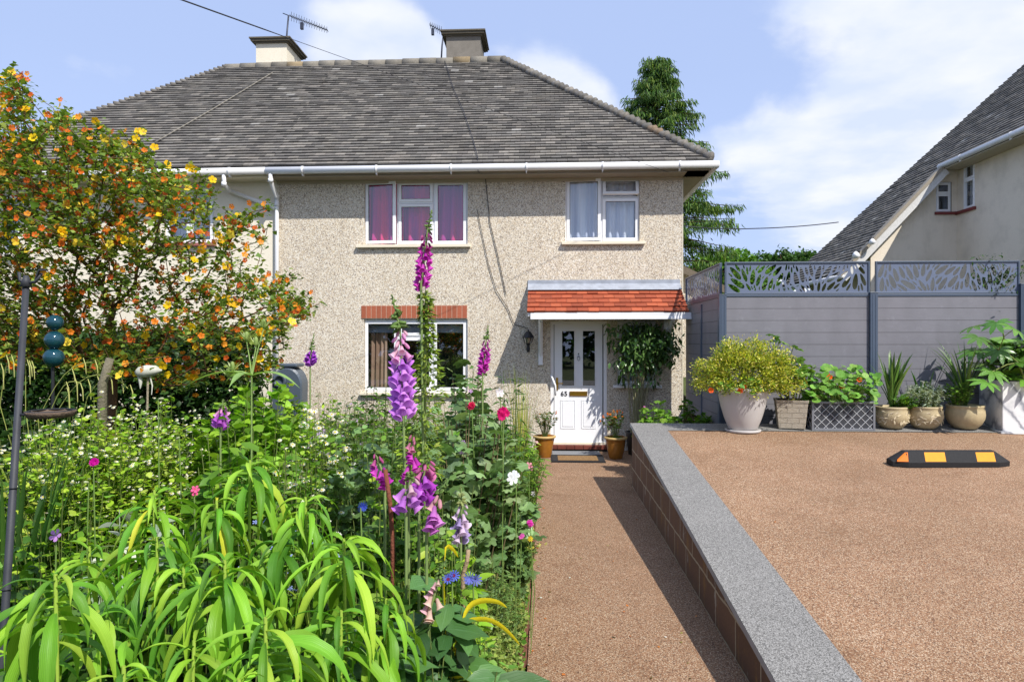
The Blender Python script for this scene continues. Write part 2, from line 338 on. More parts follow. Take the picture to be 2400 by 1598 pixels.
def m_glass(name,tint=(.9,.93,.95),refl=1.0,base=.14):
    m,n,p,o=mat(name); n.nodes.remove(p)
    g=N(n,'ShaderNodeBsdfGlossy'); g.inputs['Roughness'].default_value=.01; g.inputs[0].default_value=(refl,refl,refl,1)
    t=N(n,'ShaderNodeBsdfTransparent'); t.inputs[0].default_value=tint+(1,)
    lw=N(n,'ShaderNodeLayerWeight'); lw.inputs[0].default_value=.5; pw=N(n,'ShaderNodeMath',operation='POWER'); n.links.new(lw.outputs['Facing'],pw.inputs[0]); pw.inputs[1].default_value=4
    fr=N(n,'ShaderNodeMath',operation='MULTIPLY_ADD'); n.links.new(pw.outputs[0],fr.inputs[0]); fr.inputs[1].default_value=.8; fr.inputs[2].default_value=base
    ms=N(n,'ShaderNodeMixShader'); n.links.new(fr.outputs[0],ms.inputs[0]); n.links.new(t.outputs[0],ms.inputs[1]); n.links.new(g.outputs[0],ms.inputs[2]); n.links.new(ms.outputs[0],o.inputs[0]); return m
GLASS=m_glass('window_glass'); DGLASS=m_glass('tinted_glass',(.35,.35,.4))
stain(PEB,1,.50,.66,.5,(.84,.82,.79),(0,0,0),(5.5,5.5,.45)); stain(CREAM2,1,.52,.7,.4,(.80,.78,.74),(4,0,0),(3.5,3.5,.35)); stain(CREAM,1,.52,.7,.35,(.84,.82,.78),(2,0,0),(4,4,.35))
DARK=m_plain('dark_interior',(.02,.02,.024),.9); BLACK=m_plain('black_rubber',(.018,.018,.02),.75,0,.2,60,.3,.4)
BOARD_=None
def m_board(name,c):
    m,n,p,o=mat(name); v=objco(n,(1.2,1.2,34)); c=np.array(c)
    f=noise(n,v,5,6,.7); cc=mixc(n,f,c*.80,c*1.16); cc=mixc(n,ramp(n,noise(n,objco(n,(1,1,.6)),2.6,7,.65),[(.42,(0,0,0)),(.72,(.6,.6,.6))]),cc,c*.68); cc=mixc(n,ramp(n,noise(n,objco(n,(1,1,1)),9,6,.7),[(.58,(0,0,0)),(.72,(.45,.45,.45))]),cc,np.minimum(c*1.35,1))
    n.links.new(cc,p.inputs['Base Color']); p.inputs['Roughness'].default_value=.55; bump(n,p,f,.35,.003); return m
BOARD=m_board('composite_board',C(120,119,126)); POST=m_plain('slate_metal',C(72,84,102),.4,0,.06,5,.5); SCREEN=m_plain('screen_metal',C(98,108,130),.4,0,.04,6,.5)
BRASS=m_plain('brass',C(190,150,60),.3,1,.1,12); FLASH=m_plain('lead_flashing',C(150,155,165),.55,0,.2,9); IRON=m_plain('dark_iron',C(40,42,46),.5,.3,.15,20); AERIAL=m_plain('aerial_metal',C(60,64,78),.5,.4,.1,20)
CABLE=m_plain('black_cable',(.012,.013,.02),.5); GREYC=m_plain('grey_cable',C(120,115,105),.7)
SOIL=m_speckle('soil',[C(66,52,40),C(50,40,30),C(84,68,50),C(40,32,26)],60,.95,.8,.02,.5,1.0)
GRASSG=m_speckle('rough_ground',[C(86,100,52),C(70,86,42),C(100,108,62),C(60,70,38)],30,.95,.6,.02,.4,.6)
# ------------------------------------------------------------------ ground and setting
F = 11.17                      # facade plane
def zdrive(y): return -.079+.0994*y
def ground(name, pts, m, z=None, sub=None):
    mb = MB(); mb.add(pts, [tuple(range(len(pts)))]); o = mb.build(name, m); return tag(o, kind='structure')
ground('ground', [(-300,-60,-.05),(300,-60,-.05),(300,500,-.05),(-300,500,-.05)], GRASSG)
ground('flower_bed_soil', [(-9,-1,.02),(-.17,-1,.02),(-.17,F,.02),(-9,F,.02)], SOIL)
ground('path', [(-.10,-2,0),(1.06,-2,0),(1.06,F,0),(-.10,F,0)], GRAV)
ground('side_passage', [(1.06,8.48,.004),(2.35,8.48,.004),(2.35,14,.004),(1.06,14,.004)], GRAV)
mb = MB(); ya, yb = .8, 8.10; za, zb = zdrive(ya), zdrive(yb)
mb.add([(1.43,ya,za),(14,ya,za),(14,yb,zb),(1.43,yb,zb)], [(0,1,2,3)])
tag(mb.build('driveway', GRAV), kind='structure')
ground('road', [(-40,-9,-.03),(40,-9,-.03),(40,-2,-.03),(-40,-2,-.03)], GRAN)
mb = MB(); z2 = zdrive(8.48)
mb.add([(1.04,ya,za+.006),(1.43,ya,za+.006),(1.43,8.10,zb+.006),(14,8.10,zb+.006),(14,8.48,z2+.006),(1.04,8.48,z2+.006)], [(0,1,2,5),(2,3,4,5)])
mb.add([(1.04,ya,za+.006),(1.04,8.48,z2+.006),(1.04,8.48,z2-.03),(1.04,ya,za-.03)], [(0,1,2,3)])
mb.add([(1.04,8.48,z2+.006),(14,8.48,z2+.006),(14,8.48,z2-.03),(1.04,8.48,z2-.03)], [(0,1,2,3)])
tag(mb.build('driveway_border', GRAN), kind='structure')
# retaining wall of brown blocks under the border
def m_block():
    m,n,p,o=mat('brown_block'); t=N(n,'ShaderNodeTexCoord'); mp=N(n,'ShaderNodeMapping'); n.links.new(t.outputs['Object'],mp.inputs[0])
    mp.inputs['Rotation'].default_value=(R(90),0,R(90)); mp.vector_type='TEXTURE'
    b=N(n,'ShaderNodeTexBrick'); n.links.new(mp.outputs[0],b.inputs['Vector']); b.inputs['Scale'].default_value=1
    b.inputs['Brick Width'].default_value=.45; b.inputs['Row Height'].default_value=.225; b.inputs['Mortar Size'].default_value=.008
    b.inputs['Color1'].default_value=(*C(116,86,70),1); b.inputs['Color2'].default_value=(*C(100,74,61),1); b.inputs['Mortar'].default_value=(*C(172,160,140),1)
    wn_=N(n,'ShaderNodeTexNoise'); wn_.inputs['Scale'].default_value=7; n.links.new(mp.outputs[0],wn_.inputs['Vector']); vm=N(n,'ShaderNodeMixRGB'); vm.blend_type='LINEAR_LIGHT'; vm.inputs[0].default_value=.012; n.links.new(mp.outputs[0],vm.inputs[1]); n.links.new(wn_.outputs['Color'],vm.inputs[2]); n.links.new(vm.outputs[0],b.inputs['Vector'])
    v=objco(n); c=mixc(n,ramp(n,noise(n,objco(n,(1,1,.3)),9,6,.7),[(.55,(0,0,0)),(.7,(.8,.8,.8))]),b.outputs[0],C(150,112,58))
    c=mixc(n,ramp(n,noise(n,objco(n,(1,1,.5)),5,6,.7),[(.62,(0,0,0)),(.7,(.8,.8,.8))]),c,C(176,172,164))
    c=mixc(n,.5,c,ramp(n,noise(n,v,60,4),[(.3,(.6,.6,.6)),(.7,(1.1,1.1,1.1))]),'MULTIPLY')
    n.links.new(c,p.inputs['Base Color']); p.inputs['Roughness'].default_value=.85; bump(n,p,b.outputs['Fac'],-.6,.006); return m
BLOCK = m_block()
wl = empty('retaining_wall', (1.06, 5, 0), 'low brown block wall with grey capping beside the path, holding up the driveway', 'wall')
mb = MB(); x0 = 1.06-1.06; mb.add([(0,ya-5,-.04),(0,8.46-5,-.04),(0,8.46-5,z2-.02),(0,ya-5,za-.02),(1.2,ya-5,-.04),(1.2,8.46-5,-.04),(1.2,8.46-5,z2-.02),(1.2,ya-5,za-.02)],
    [(0,1,2,3),(5,1,2,6),(1,5,6,2)][:2], (1,1,1)); mb.build('block_face', BLOCK, wl)
mb = MB()
for k in range(9):   # metal edge trim strips
    y0 = ya-5+k*.853; mb.add([(-.024,y0,zdrive(y0+5)-.03),(-.024,y0+.85,zdrive(y0+5.85)-.03),(-.024,y0+.85,zdrive(y0+5.85)+.009),(-.024,y0,zdrive(y0+5)+.009)], [(0,1,2,3)], (1,1,1))
mb.build('edge_trim', FLASH, wl)
# brick edging on the bed side of the path
ed = MB(); y = 1.2
while y < 10.3:
    L = .215; j = random.uniform(-.006,.006)
    ed.box(-.165+j, -.108+j, y, y+L-.012, -.03, .035+random.uniform(-.012,.012), C(118,78,62)*random.uniform(.7,1.1)); y += L
eo = ed.build('brick_edging', BRICKM, None, bevel=.004); tag(eo, 'weathered brown brick edging between flower bed and path', 'edging')
# raised land behind the fence
ground('neighbour_garden', [(2.3,8.86,.75),(60,8.86,.75),(60,14,1.0),(2.3,14,1.0)], GRASSG)
ground('neighbour_lawn', [(2.3,14,1.0),(60,14,1.0),(60,60,2.2),(2.3,60,2.2)], GRASSG)
ground('hill', [(-90,60,-.04),(140,60,-.04),(140,120,2.6),(-90,120,2.6)], GRASSG)

# ------------------------------------------------------------------ house helpers
def wall_open(mb, x0, x1, z0, z1, y, ops, rec=.10, c=(1,1,1)):
    xs = sorted({x0, x1, *[a for o in ops for a in o[:2]]}); zs = sorted({z0, z1, *[a for o in ops for a in o[2:]]})
    for i in range(len(xs)-1):
        for j in range(len(zs)-1):
            mx_, mz_ = (xs[i]+xs[i+1])/2, (zs[j]+zs[j+1])/2
            if any(o[0] < mx_ < o[1] and o[2] < mz_ < o[3] for o in ops): continue
            mb.add([(xs[i],y,zs[j]),(xs[i+1],y,zs[j]),(xs[i+1],y,zs[j+1]),(xs[i],y,zs[j+1])], [(0,1,2,3)], c)
    for (a,b,c0,d) in ops:
        mb.add([(a,y,c0),(a,y+rec,c0),(a,y+rec,d),(a,y,d)], [(0,1,2,3)], c); mb.add([(b,y,c0),(b,y+rec,c0),(b,y+rec,d),(b,y,d)], [(3,2,1,0)], c)
        mb.add([(a,y,d),(b,y,d),(b,y+rec,d),(a,y+rec,d)], [(3,2,1,0)], c); mb.add([(a,y,c0),(b,y,c0),(b,y+rec,c0),(a,y+rec,c0)], [(0,1,2,3)], c)
def frame(mb, x0, x1, z0, z1, y0, y1, w, M=None, c=(1,1,1)):
    mb.box(x0,x0+w,y0,y1,z0,z1,c,M); mb.box(x1-w,x1,y0,y1,z0,z1,c,M); mb.box(x0+w,x1-w,y0,y1,z1-w,z1,c,M); mb.box(x0+w,x1-w,y0,y1,z0,z0+w,c,M)
def curtain(name, x0, x1, z0, z1, y, m, parent, folds=9, amp=.03, taper=0, label=None):
    mb = MB(); n = int(folds*8); V = []; ph = random.uniform(0,6)
    for j in range(7):
        t = j/6
        for i in range(n+1):
            s_ = i/n; x = x0+(x1-x0)*(s_*(1-taper*t*(1-t)*0)-taper*t*s_)
            V.append((x, y+amp*math.sin(s_*folds*6.28+ph+.5*math.sin(s_*17)+t*.8)*(0.5+.5*t), z1+(z0-z1)*t))
    Fc = [(j*(n+1)+i, j*(n+1)+i+1, (j+1)*(n+1)+i+1, (j+1)*(n+1)+i) for j in range(6) for i in range(n)]
    mb.add(V, Fc, (1,1,1), None, True); return mb.build(name, m, parent, label)
def m_cloth(name, c, c2=None, tr=.2):
    m,n,p,o=mat(name); v=objco(n,(1,1,.05)); c=np.array(c); c2=c*.7 if c2 is None else np.array(c2)
    n.links.new(mixc(n,ramp(n,noise(n,v,7,3),[(.4,(0,0,0)),(.6,(1,1,1))]),c,c2),p.inputs['Base Color']); p.inputs['Roughness'].default_value=.9; return m
PINK=m_cloth('pink_curtain',C(236,60,120),C(176,50,140)); NET=m_cloth('white_net',C(232,234,240),C(190,196,214)); TAN=m_cloth('tan_curtain',C(190,160,138),C(150,120,100)); BLIND=m_cloth('blind',C(150,162,178),C(140,150,168))
def window(parent, rect, lights, glass=GLASS, w=.05, y=F+.05, depth=.06, name='window', room=True):
    """rect and lights in world x0,x1,z0,z1; lights: (x0,x1,z0,z1,opening,hinge,angle)"""
    fo = MB(); a,b,c0,d = rect; frame(fo,a,b,c0,d,y,y+depth,.028)
    for L in lights:    # mullion material between lights
        pass
    xs = sorted({L[1] for L in lights if L[1] < b-.06})
    for x in xs: fo.box(x-.004,x+.030,y+.002,y+depth-.002,c0+.028,d-.028)
    zs = {(L[0],L[1],L[3]) for L in lights if L[3] < d-.06}
    for x0_,x1_,z in zs: fo.box(x0_,x1_-.004,y+.003,y+depth-.003,z-.002,z+.030)
    wo_ = fo.build('window_frame' if name=='window' else name, WHITE, parent, bevel=.004); wo_.name = name
    for L in lights:
        x0_,x1_,z0_,z1_ = L[:4]; M = None
        if len(L) > 4:
            side, ang = L[4], R(L[5])
            if side == 'left': M = Matrix.Translation((x0_,y-.002,0)) @ Matrix.Rotation(-ang,4,'Z') @ Matrix.Translation((-x0_,-y+.002,0))
            if side == 'right': M = Matrix.Translation((x1_,y-.002,0)) @ Matrix.Rotation(ang,4,'Z') @ Matrix.Translation((-x1_,-y+.002,0))
            if side == 'top': M = Matrix.Translation((0,y-.002,z1_)) @ Matrix.Rotation(-ang,4,'X') @ Matrix.Translation((0,-y+.002,-z1_))
        s_ = MB(); frame(s_,x0_+.008,x1_-.008,z0_+.008,z1_-.008,y-.012,y+.03,w,M)
        i = w+.008; s_.build('sash', WHITE, wo_, bevel=.004)
        g = MB(); v = [(x0_+i,y+.006,z0_+i),(x1_-i,y+.006,z0_+i),(x1_-i,y+.006,z1_-i),(x0_+i,y+.006,z1_-i)]
        if M is not None: v = [tuple(M @ Vector(p)) for p in v]
        g.add(v,[(0,1,2,3)]); g.build('pane', glass, wo_)
        bd = MB(); frame(bd,x0_+i-.002,x1_-i+.002,z0_+i-.002,z1_-i+.002,y-.004,y+.004,.008,M); bd.build('gasket', BLACK, wo_)
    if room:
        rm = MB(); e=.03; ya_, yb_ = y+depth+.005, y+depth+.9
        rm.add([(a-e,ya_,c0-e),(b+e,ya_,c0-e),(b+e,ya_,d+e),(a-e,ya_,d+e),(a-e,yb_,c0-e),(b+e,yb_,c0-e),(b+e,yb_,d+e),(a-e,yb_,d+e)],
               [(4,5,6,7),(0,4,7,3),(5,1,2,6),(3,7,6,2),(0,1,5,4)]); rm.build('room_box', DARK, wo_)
    return wo_
def px_rect(x0, y0, x1, y1, Y=F): 
    a = at(x0, (y0+y1)/2, Y); b = at(x1, (y0+y1)/2, Y); t = at((x0+x1)/2, y0, Y); m_ = at((x0+x1)/2, y1, Y)
    return a[0], b[0], m_[2], t[2]
def sill(parent, x0, x1, z, y=F, d=.14, m=CREAMT, h=.045, proj=.07):
    mb = MB(); mb.box(x0,x1,y-proj,y+d-.03,z-h,z); return mb.build('sill', m, parent, bevel=.005)

# roof of small plain tiles
TC = [C(114,111,107),C(106,103,99),C(122,118,112),C(99,96,93),C(111,107,103),C(128,123,117)]
def tiles(mb, O, U, S, s0, s1, fL, fR, gauge=.105, tw=.168, lift=.028, cols=TC, spots=.008):
    O,U,S = map(lambda a: np.array(a,float),(O,U,S)); Nn = np.cross(U,S); Nn/=np.linalg.norm(Nn)
    if Nn[2]<0: Nn=-Nn
    k=0; s_=s0; V=[];Kc=[]
    while s_ < s1-1e-6:
        e_=min(s_+gauge*1.06,s1+.02); l,r=fL(s_),fR(s_); l2,r2=fL(min(e_,s1)),fR(min(e_,s1)); off=(k%2)*tw*.5+rng.uniform(-.01,.01)
        sag=.004*math.sin(k*1.7)
        u=math.floor((l-off)/tw)*tw+off
        while u<r:
            a=max(u+.002,l); b=min(u+tw-.002,r)
            if b-a>.012:
                h1=lift+rng.uniform(-.003,.005)+sag; h2=h1+rng.uniform(-.003,.003); ds=rng.uniform(-.005,.004)
                a2=max(a,l2) if a<=l+1e-6 else a; b2=min(b,r2) if b>=r-1e-6 else b
                if a2>b2: a2=b2=(a2+b2)/2
                p=[O+U*a+S*(s_+ds)+Nn*h1,O+U*b+S*(s_+ds)+Nn*h2,O+U*b2+S*e_+Nn*.003,O+U*a2+S*e_+Nn*.003,O+U*a+S*(s_+ds)-Nn*.004,O+U*b+S*(s_+ds)-Nn*.004]
                V.append(p); c=cols[rng.integers(len(cols))]*rng.uniform(.88,1.1)
                if rng.random()<0: c=C(140,112,94)
                if rng.random()<spots: c=C(160,157,152)
                Kc.append(c)
            u+=tw
        s_+=gauge; k+=1
    n=len(V); V=np.array(V).reshape(-1,3); T=[(0,1,2,3),(4,5,1,0),(4,0,3),(1,5,2)]
    L=np.concatenate([np.array(t) for t in T]); mb.V.append(V); mb.L.append((L[None,:]+np.arange(n)[:,None]*6+mb.nv).reshape(-1))
    mb.N.append(np.tile([len(t) for t in T],n)); mb.K.append(np.repeat(np.array(Kc),len(L),axis=0)); mb.U.append(np.zeros((n*len(L),2))); mb.S.append(np.zeros(n*4,bool)); mb.nv+=n*6
def bonnets(mb, A, B, gauge=.14, r=.085):
    A,B=np.array(A,float),np.array(B,float); d=B-A; L=np.linalg.norm(d); d/=L; n=int(L/gauge)
    for i in range(n):
        p=A+d*(i*gauge+rng.uniform(-.01,.01)); q=p+d*gauge*1.35; up=np.array((0,0,1.))
        c=TC[rng.integers(len(TC))]*rng.uniform(.8,1.15)
        if rng.random()<.05: c=C(126,110,94)
        mb.tube([p+up*.025,q-up*.012],[r*rng.uniform(.95,1.06),r*.55],9,c,True)
def ridge(mb, A, B, r=.115):
    A,B=np.array(A,float),np.array(B,float); d=B-A; L=np.linalg.norm(d); d/=L; n=int(L/.33)
    for i in range(n):
        p=A+d*(i*L/n+.004); q=A+d*((i+1)*L/n-.004)
        c=C(122,117,108)*rng.uniform(.8,1.1)
        if rng.random()<.12: c=C(140,124,98)*rng.uniform(.8,1.1)
        j=np.array((0,0,rng.uniform(-.012,.012))); mb.tube([p+j,q+j],[r,r*.97],12,c,True)
def gutter(parent, A, B, step=1.06, r=.058):
    A,B=np.array(A,float),np.array(B,float); d=B-A; L=np.linalg.norm(d); d/=L
    g=MB(); g.tube([A,B],r,14,(1,1,1),True); go=g.build('gutter',GUT,parent)
    n=max(1,int(L/step))
    for i in range(n):
        p=A+d*(i+.5)*L/n; b=MB(); b.tube([p-d*.016,p+d*.016],r+.007,14,(1,1,1),True); b.box(p[0]-.008,p[0]+.008,p[1]-.01,p[1]+.06,p[2]-r-.03,p[2]-r+.01); b.build('gutter_bracket',GUT,go)
    return go
def gable_chimney(parent, x0,x1,y0,y1,z0,z1,m):
    c=MB(); c.box(x0,x1,y0,y1,z0,z1); co=c.build('chimney',m,parent)
    cap=MB(); e=.115
    a=C(110,104,92)
    for dz0,dz1,ee in ((0,.03,.04),(.03,.075,.085),(.075,.105,.11)):
        cap.box(x0-ee,x1+ee,y0-ee,y1+ee,z1+dz0,z1+dz1,a*(.8 if dz0<.1 else .65))
    ee=.10; zt=z1+.105
    cap.add([(x0-ee,y0-ee,zt),(x1+ee,y0-ee,zt),(x1+ee,y1+ee,zt),(x0-ee,y1+ee,zt),(x0+.1,y0+.1,zt+.05),(x1-.1,y0+.1,zt+.05),(x1-.1,y1-.1,zt+.05),(x0+.1,y1-.1,zt+.05)],
            [(0,1,5,4),(1,2,6,5),(2,3,7,6),(3,0,4,7),(4,5,6,7)],C(120,106,84))
    cap.build('chimney_cap',BARK,co)
    for fx in (.3,.72):
        pt=MB(); pt.lathe([(.0,0),(.12,0),(.115,.05),(.125,.055),(.12,.09),(.08,.09),(.07,.02)],16,C(176,92,66)); o=pt.build('chimney_pot',RTILE,co); o.location=(x0+(x1-x0)*fx,(y0+y1)/2,zt+.03)
    return co
# ------------------------------------------------------------------ main house (right half of the pair)
JX=-4.47; HX=2.214; EY=F-.38; EZ=4.60; RY=14.36; RZ=7.69; RXR=-.96; RXL=-6.77; EXR=2.605; EXL=-10.34
house=empty('house',(0,F,0),'pebbledashed half of the pair with red tiled porch, white door 65 and grey tiled roof','house')
house.location=(0,0,0)
def uz(px_rect_): return px_rect_
W1=px_rect(854,424,1096,575); W2=px_rect(1325,417,1499,568); W3=px_rect(853,748,1096,920); W4=px_rect(1447,752,1538,903)
DR=px_rect(1290,752,1423,1040); DR=(DR[0],DR[1],.10,DR[3])
mb=MB(); wall_open(mb,JX,HX,-.05,EZ-.04,F,[W1,W2,W3,W4,DR],.13)
mb.add([(HX,F,-.05),(HX,17.57,-.05),(HX,17.57,EZ),(HX,F,EZ)],[(0,1,2,3)]); mb.add([(HX,17.57,-.05),(JX,17.57,-.05),(JX,17.57,EZ),(HX,17.57,EZ)],[(0,1,2,3)])
mb.build('wall',PEB,house)
t=MB(); t.box(HX-.008,HX+.006,F-.007,F+.01,0,EZ-.1)
for (a,b,c0,d) in ():
    t.box(a-.012,a,F-.006,F+.01,c0,d); t.box(b,b+.012,F-.006,F+.01,c0,d)
t.build('corner_bead',CREAMT,house)
# window reveals lined smooth: upper band of plain render above upper windows
bnd=MB(); bnd.box(JX,HX,F-.012,F-.003,EZ-.22,EZ-.06); bnd.build('eaves_band',m_plain('beige_board',C(176,164,144),.8,0,.08,6),house)
def lt(x0,y0,x1,y1,*a): r=px_rect(x0,y0,x1,y1,F+.05); return (*r,*a)
win=window(house,W1,[lt(856,426,931,573,'left',7),lt(933,426,1016,475),lt(933,477,1016,573),lt(1018,426,1094,573)])
curtain('curtain',W1[0]+.03,W1[0]+.62,W1[2],W1[3],F+.20,PINK,win,4.5,.05); curtain('curtain',W1[0]+.62,W1[1]-.03,W1[2],W1[3],F+.22,PINK,win,6,.05)
sill(win,*at(836,578,F)[[0]],at(1103,578,F)[0],W1[2]+.005)
win=window(house,W2,[lt(1327,419,1409,566,'left',6),lt(1411,419,1497,461,'top',18),lt(1411,464,1497,566)])
curtain('curtain',W2[0]+.02,W2[1]-.02,W2[2]+.02,W2[3],F+.20,NET,win,9,.04); sill(win,at(1316,570,F)[0],at(1511,570,F)[0],W2[2]+.005)
win=window(house,W3,[lt(855,751,932,916),lt(934,751,1014,788),lt(934,790,1014,916),lt(1016,751,1094,916)])
curtain('curtain',W3[0]+.03,W3[0]+.34,W3[2],W3[3],F+.25,TAN,win,4,.035); 
b_=MB(); b_.quad((W3[0],F+.2,W3[3]-.22),(W3[1],F+.2,W3[3]-.22),(W3[1],F+.2,W3[3]),(W3[0],F+.2,W3[3])); b_.build('blind',BLIND,win); sill(win,W3[0]-.06,W3[1]+.06,W3[2]+.005)
win=window(house,W4,[lt(1449,754,1536,901)]); curtain('curtain',W4[0]+.02,W4[1]-.02,W4[2],W4[3],F+.24,NET,win,6,.01); sill(win,at(1437,905,F)[0],at(1550,905,F)[0],W4[2]+.005,m=WHITE)
# soldier course lintel
lin=MB(); L0=px_rect(847,716,1095,746); n=21; wd=(L0[1]-L0[0])/n
lin.box(L0[0],L0[1],F-.0105,F+.02,L0[2],L0[3],C(186,160,140))
for i in range(n): lin.box(L0[0]+i*wd+.004,L0[0]+(i+1)*wd-.004,F-.012,F+.01,L0[2]+.004,L0[3]-.004,C(164,94,70)*random.uniform(.88,1.08))
lin.build('brick_lintel',BRICKM,house)
# front door
dy=F+.045
df=MB(); frame(df,DR[0],DR[1],DR[2]-.02,DR[3],dy,dy+.08,.055); dfo=df.build('front_door',WHITE,house,bevel=.005)
LX=px_rect(1300,757,1412,1036,dy); 
g1=px_rect(1317.4,775.5,1346,904,dy); g2=px_rect(1366,775.5,1394.6,904,dy)
lf=MB(); wall_open(lf,LX[0],LX[1],LX[2],LX[3],dy+.012,[g1,g2],.03)
lf.box(LX[0]-.005,LX[0],dy+.012,dy+.06,LX[2],LX[3]); lf.build('door_leaf',WHITE,dfo)
for g in (g1,g2):
    q=MB(); frame(q,g[0]-.014,g[1]+.014,g[2]-.014,g[3]+.014,dy+.001,dy+.016,.016); q.build('glazing_bead',WHITE,dfo,bevel=.003)
    q=MB(); q.add([(g[0],dy+.03,g[2]),(g[1],dy+.03,g[2]),(g[1],dy+.03,g[3]),(g[0],dy+.03,g[3])],[(0,1,2,3)]); q.build('door_glass',DGLASS,dfo)
hb=MB(); hb.add([(DR[0],dy+.5,0),(DR[1],dy+.5,0),(DR[1],dy+.5,2.2),(DR[0],dy+.5,2.2),(DR[0],dy+.07,0),(DR[1],dy+.07,0),(DR[1],dy+.07,2.2),(DR[0],dy+.07,2.2)],[(0,1,2,3),(4,0,3,7),(1,5,6,2),(7,3,2,6)]); hb.build('hall_box',m_plain('dim_hall',(.05,.05,.06),.9),dfo)
for pr in ((1313.6,936.6,1348.3,1004),(1362.7,936.6,1396.5,1004)):
    r_=px_rect(*pr,dy); q=MB(); frame(q,*r_,dy+.003,dy+.014,.012); q.box(r_[0]+.03,r_[1]-.03,dy+.004,dy+.014,r_[2]+.03,r_[3]-.03); q.build('moulded_panel',WHITE,dfo,bevel=.004)
r_=px_rect(1335,917,1376.4,927.6,dy); q=MB(); frame(q,*r_,dy-.004,dy+.012,.008); q.box(r_[0]+.009,r_[1]-.009,dy,dy+.012,r_[2]+.009,r_[3]-.009); q.build('letterbox',BRASS,dfo,bevel=.002)
def text(s_,x0,z0,h,y,m,parent,name):
    cu=bpy.data.curves.new(name,'FONT'); cu.body=s_; cu.size=h*1.42; cu.extrude=.002; cu.offset=.0022; cu.space_character=1.1
    to=bpy.data.objects.new(name,cu); col.objects.link(to); dg=bpy.context.evaluated_depsgraph_get(); me=bpy.data.meshes.new_from_object(to.evaluated_get(dg)); bpy.data.objects.remove(to)
    o=bpy.data.objects.new(name,me); me.materials.clear(); me.materials.append(m); col.objects.link(o); o.rotation_euler=(R(90),0,0); o.location=(x0,y,z0); o.parent=parent; return o
p_=at(1314,927.5,dy); text('65',p_[0],p_[2],.075,dy+.008,IRON,dfo,'house_number')
r_=px_rect(1303,885,1308,914,dy); q=MB(); q.box(*r_[:2],dy-.004,dy+.012,*r_[2:]); q.tube([(r_[0]+.015,dy-.005,r_[3]-.09),(r_[0]+.015,dy-.05,r_[3]-.09),(r_[0]+.11,dy-.05,r_[3]-.09)],.008,8); q.build('door_handle',BRASS,dfo)
p_=at(1356,829,dy); q=MB(); q.lathe([(0,0),(.011,0),(.011,.01),(0,.012)],12,o=(0,0,0)); k=q.build('peephole',IRON,dfo); k.rotation_euler=(R(90),0,0); k.location=(p_[0],dy+.012,p_[2])
p_=at(1356,838,dy); q=MB(); q.tube([(p_[0]-.018,dy,p_[2]+.02),(p_[0]-.02,dy-.01,p_[2]-.03),(p_[0],dy-.014,p_[2]-.05),(p_[0]+.02,dy-.01,p_[2]-.03),(p_[0]+.018,dy,p_[2]+.02)],.005,8); q.box(p_[0]-.014,p_[0]+.014,dy-.006,dy+.012,p_[2]+.005,p_[2]+.04); q.build('door_knocker',FLASH,dfo)
q=MB(); q.box(DR[0]-.02,DR[1]+.02,F-.03,F+.14,.095,.125); q.build('threshold',CREAMT,dfo)
q=MB(); n=7; wd=(DR[1]-DR[0]+.06)/n
for i in range(n): q.box(DR[0]-.03+i*wd+.003,DR[0]-.03+(i+1)*wd-.003,F-.13,F+.1,.035,.093,C(112,60,50)*random.uniform(.8,1.1))
q.build('door_step',BRICKM,house,bevel=.004)
q=MB(); q.box(DR[0]-.03,DR[1]+.03,F-.11,F+.02,-.03,.034,C(60,55,52)); q.build('step_base',BRICKM,house)
# white grab rail by the door
q=MB(); a=at(1292,880,F); b=at(1302,925,F); q.tube([a,a-np.array((0,.07,.0)),(a+b)/2-np.array((-.03,.08,0)),b-np.array((0,.07,0)),b],.016,10,cap=True); q.build('grab_rail',WHITE,house)
# porch canopy
PQ=.66; PX0,PX1=-.285,2.17; pzT=at(1400,672,F)[2]; pzB=at(1400,731,F-PQ-.03)[2]
porch=MB(); S_=np.array((0,PQ+.03,pzT-pzB)); SL=np.linalg.norm(S_); S_/=SL
tiles(porch,(0,F-PQ-.03,pzB),(1,0,0),S_,0,SL,lambda s:PX0,lambda s:PX1,gauge=SL/6,tw=.165,lift=.022,cols=[C(158,80,54),C(150,74,50),C(166,86,58),C(142,70,48)],spots=0)
po=porch.build('porch_roof',RTILE,house)
dk=MB(); dk.add([(PX0+.01,F-PQ,pzB-.01),(PX1-.01,F-PQ,pzB-.01),(PX1-.01,F,pzT-.01),(PX0+.01,F,pzT-.01),(PX0+.01,F-PQ,pzB-.06),(PX1-.01,F-PQ,pzB-.06),(PX1-.01,F,pzB-.06),(PX0+.01,F,pzB-.06)],[(0,1,2,3),(4,7,6,5),(0,3,7,4),(1,5,6,2),(0,4,5,1)]); dk.build('porch_soffit',WHITE,po)
q=MB(); fz=at(1400,748.5,F-PQ)[2]; q.box(PX0+.05,PX1+.04,F-PQ-.025,F-PQ-.003,fz,pzB-.008); q.box(PX0+.05,PX1+.04,F-PQ-.04,F-PQ-.026,fz,fz+.03); q.build('porch_fascia',GUT,po,bevel=.003)
q=MB(); q.box(PX0-.005,PX1+.0,F-.018,F-.003,pzT+.02,at(1400,656,F)[2]); q.add([(PX0-.005,F-.018,pzT+.05),(PX1,F-.018,pzT+.05),(PX1,F-.17,pzT-.06),(PX0-.005,F-.17,pzT-.06)],[(0,1,2,3)]); q.build('porch_flashing',FLASH,po)
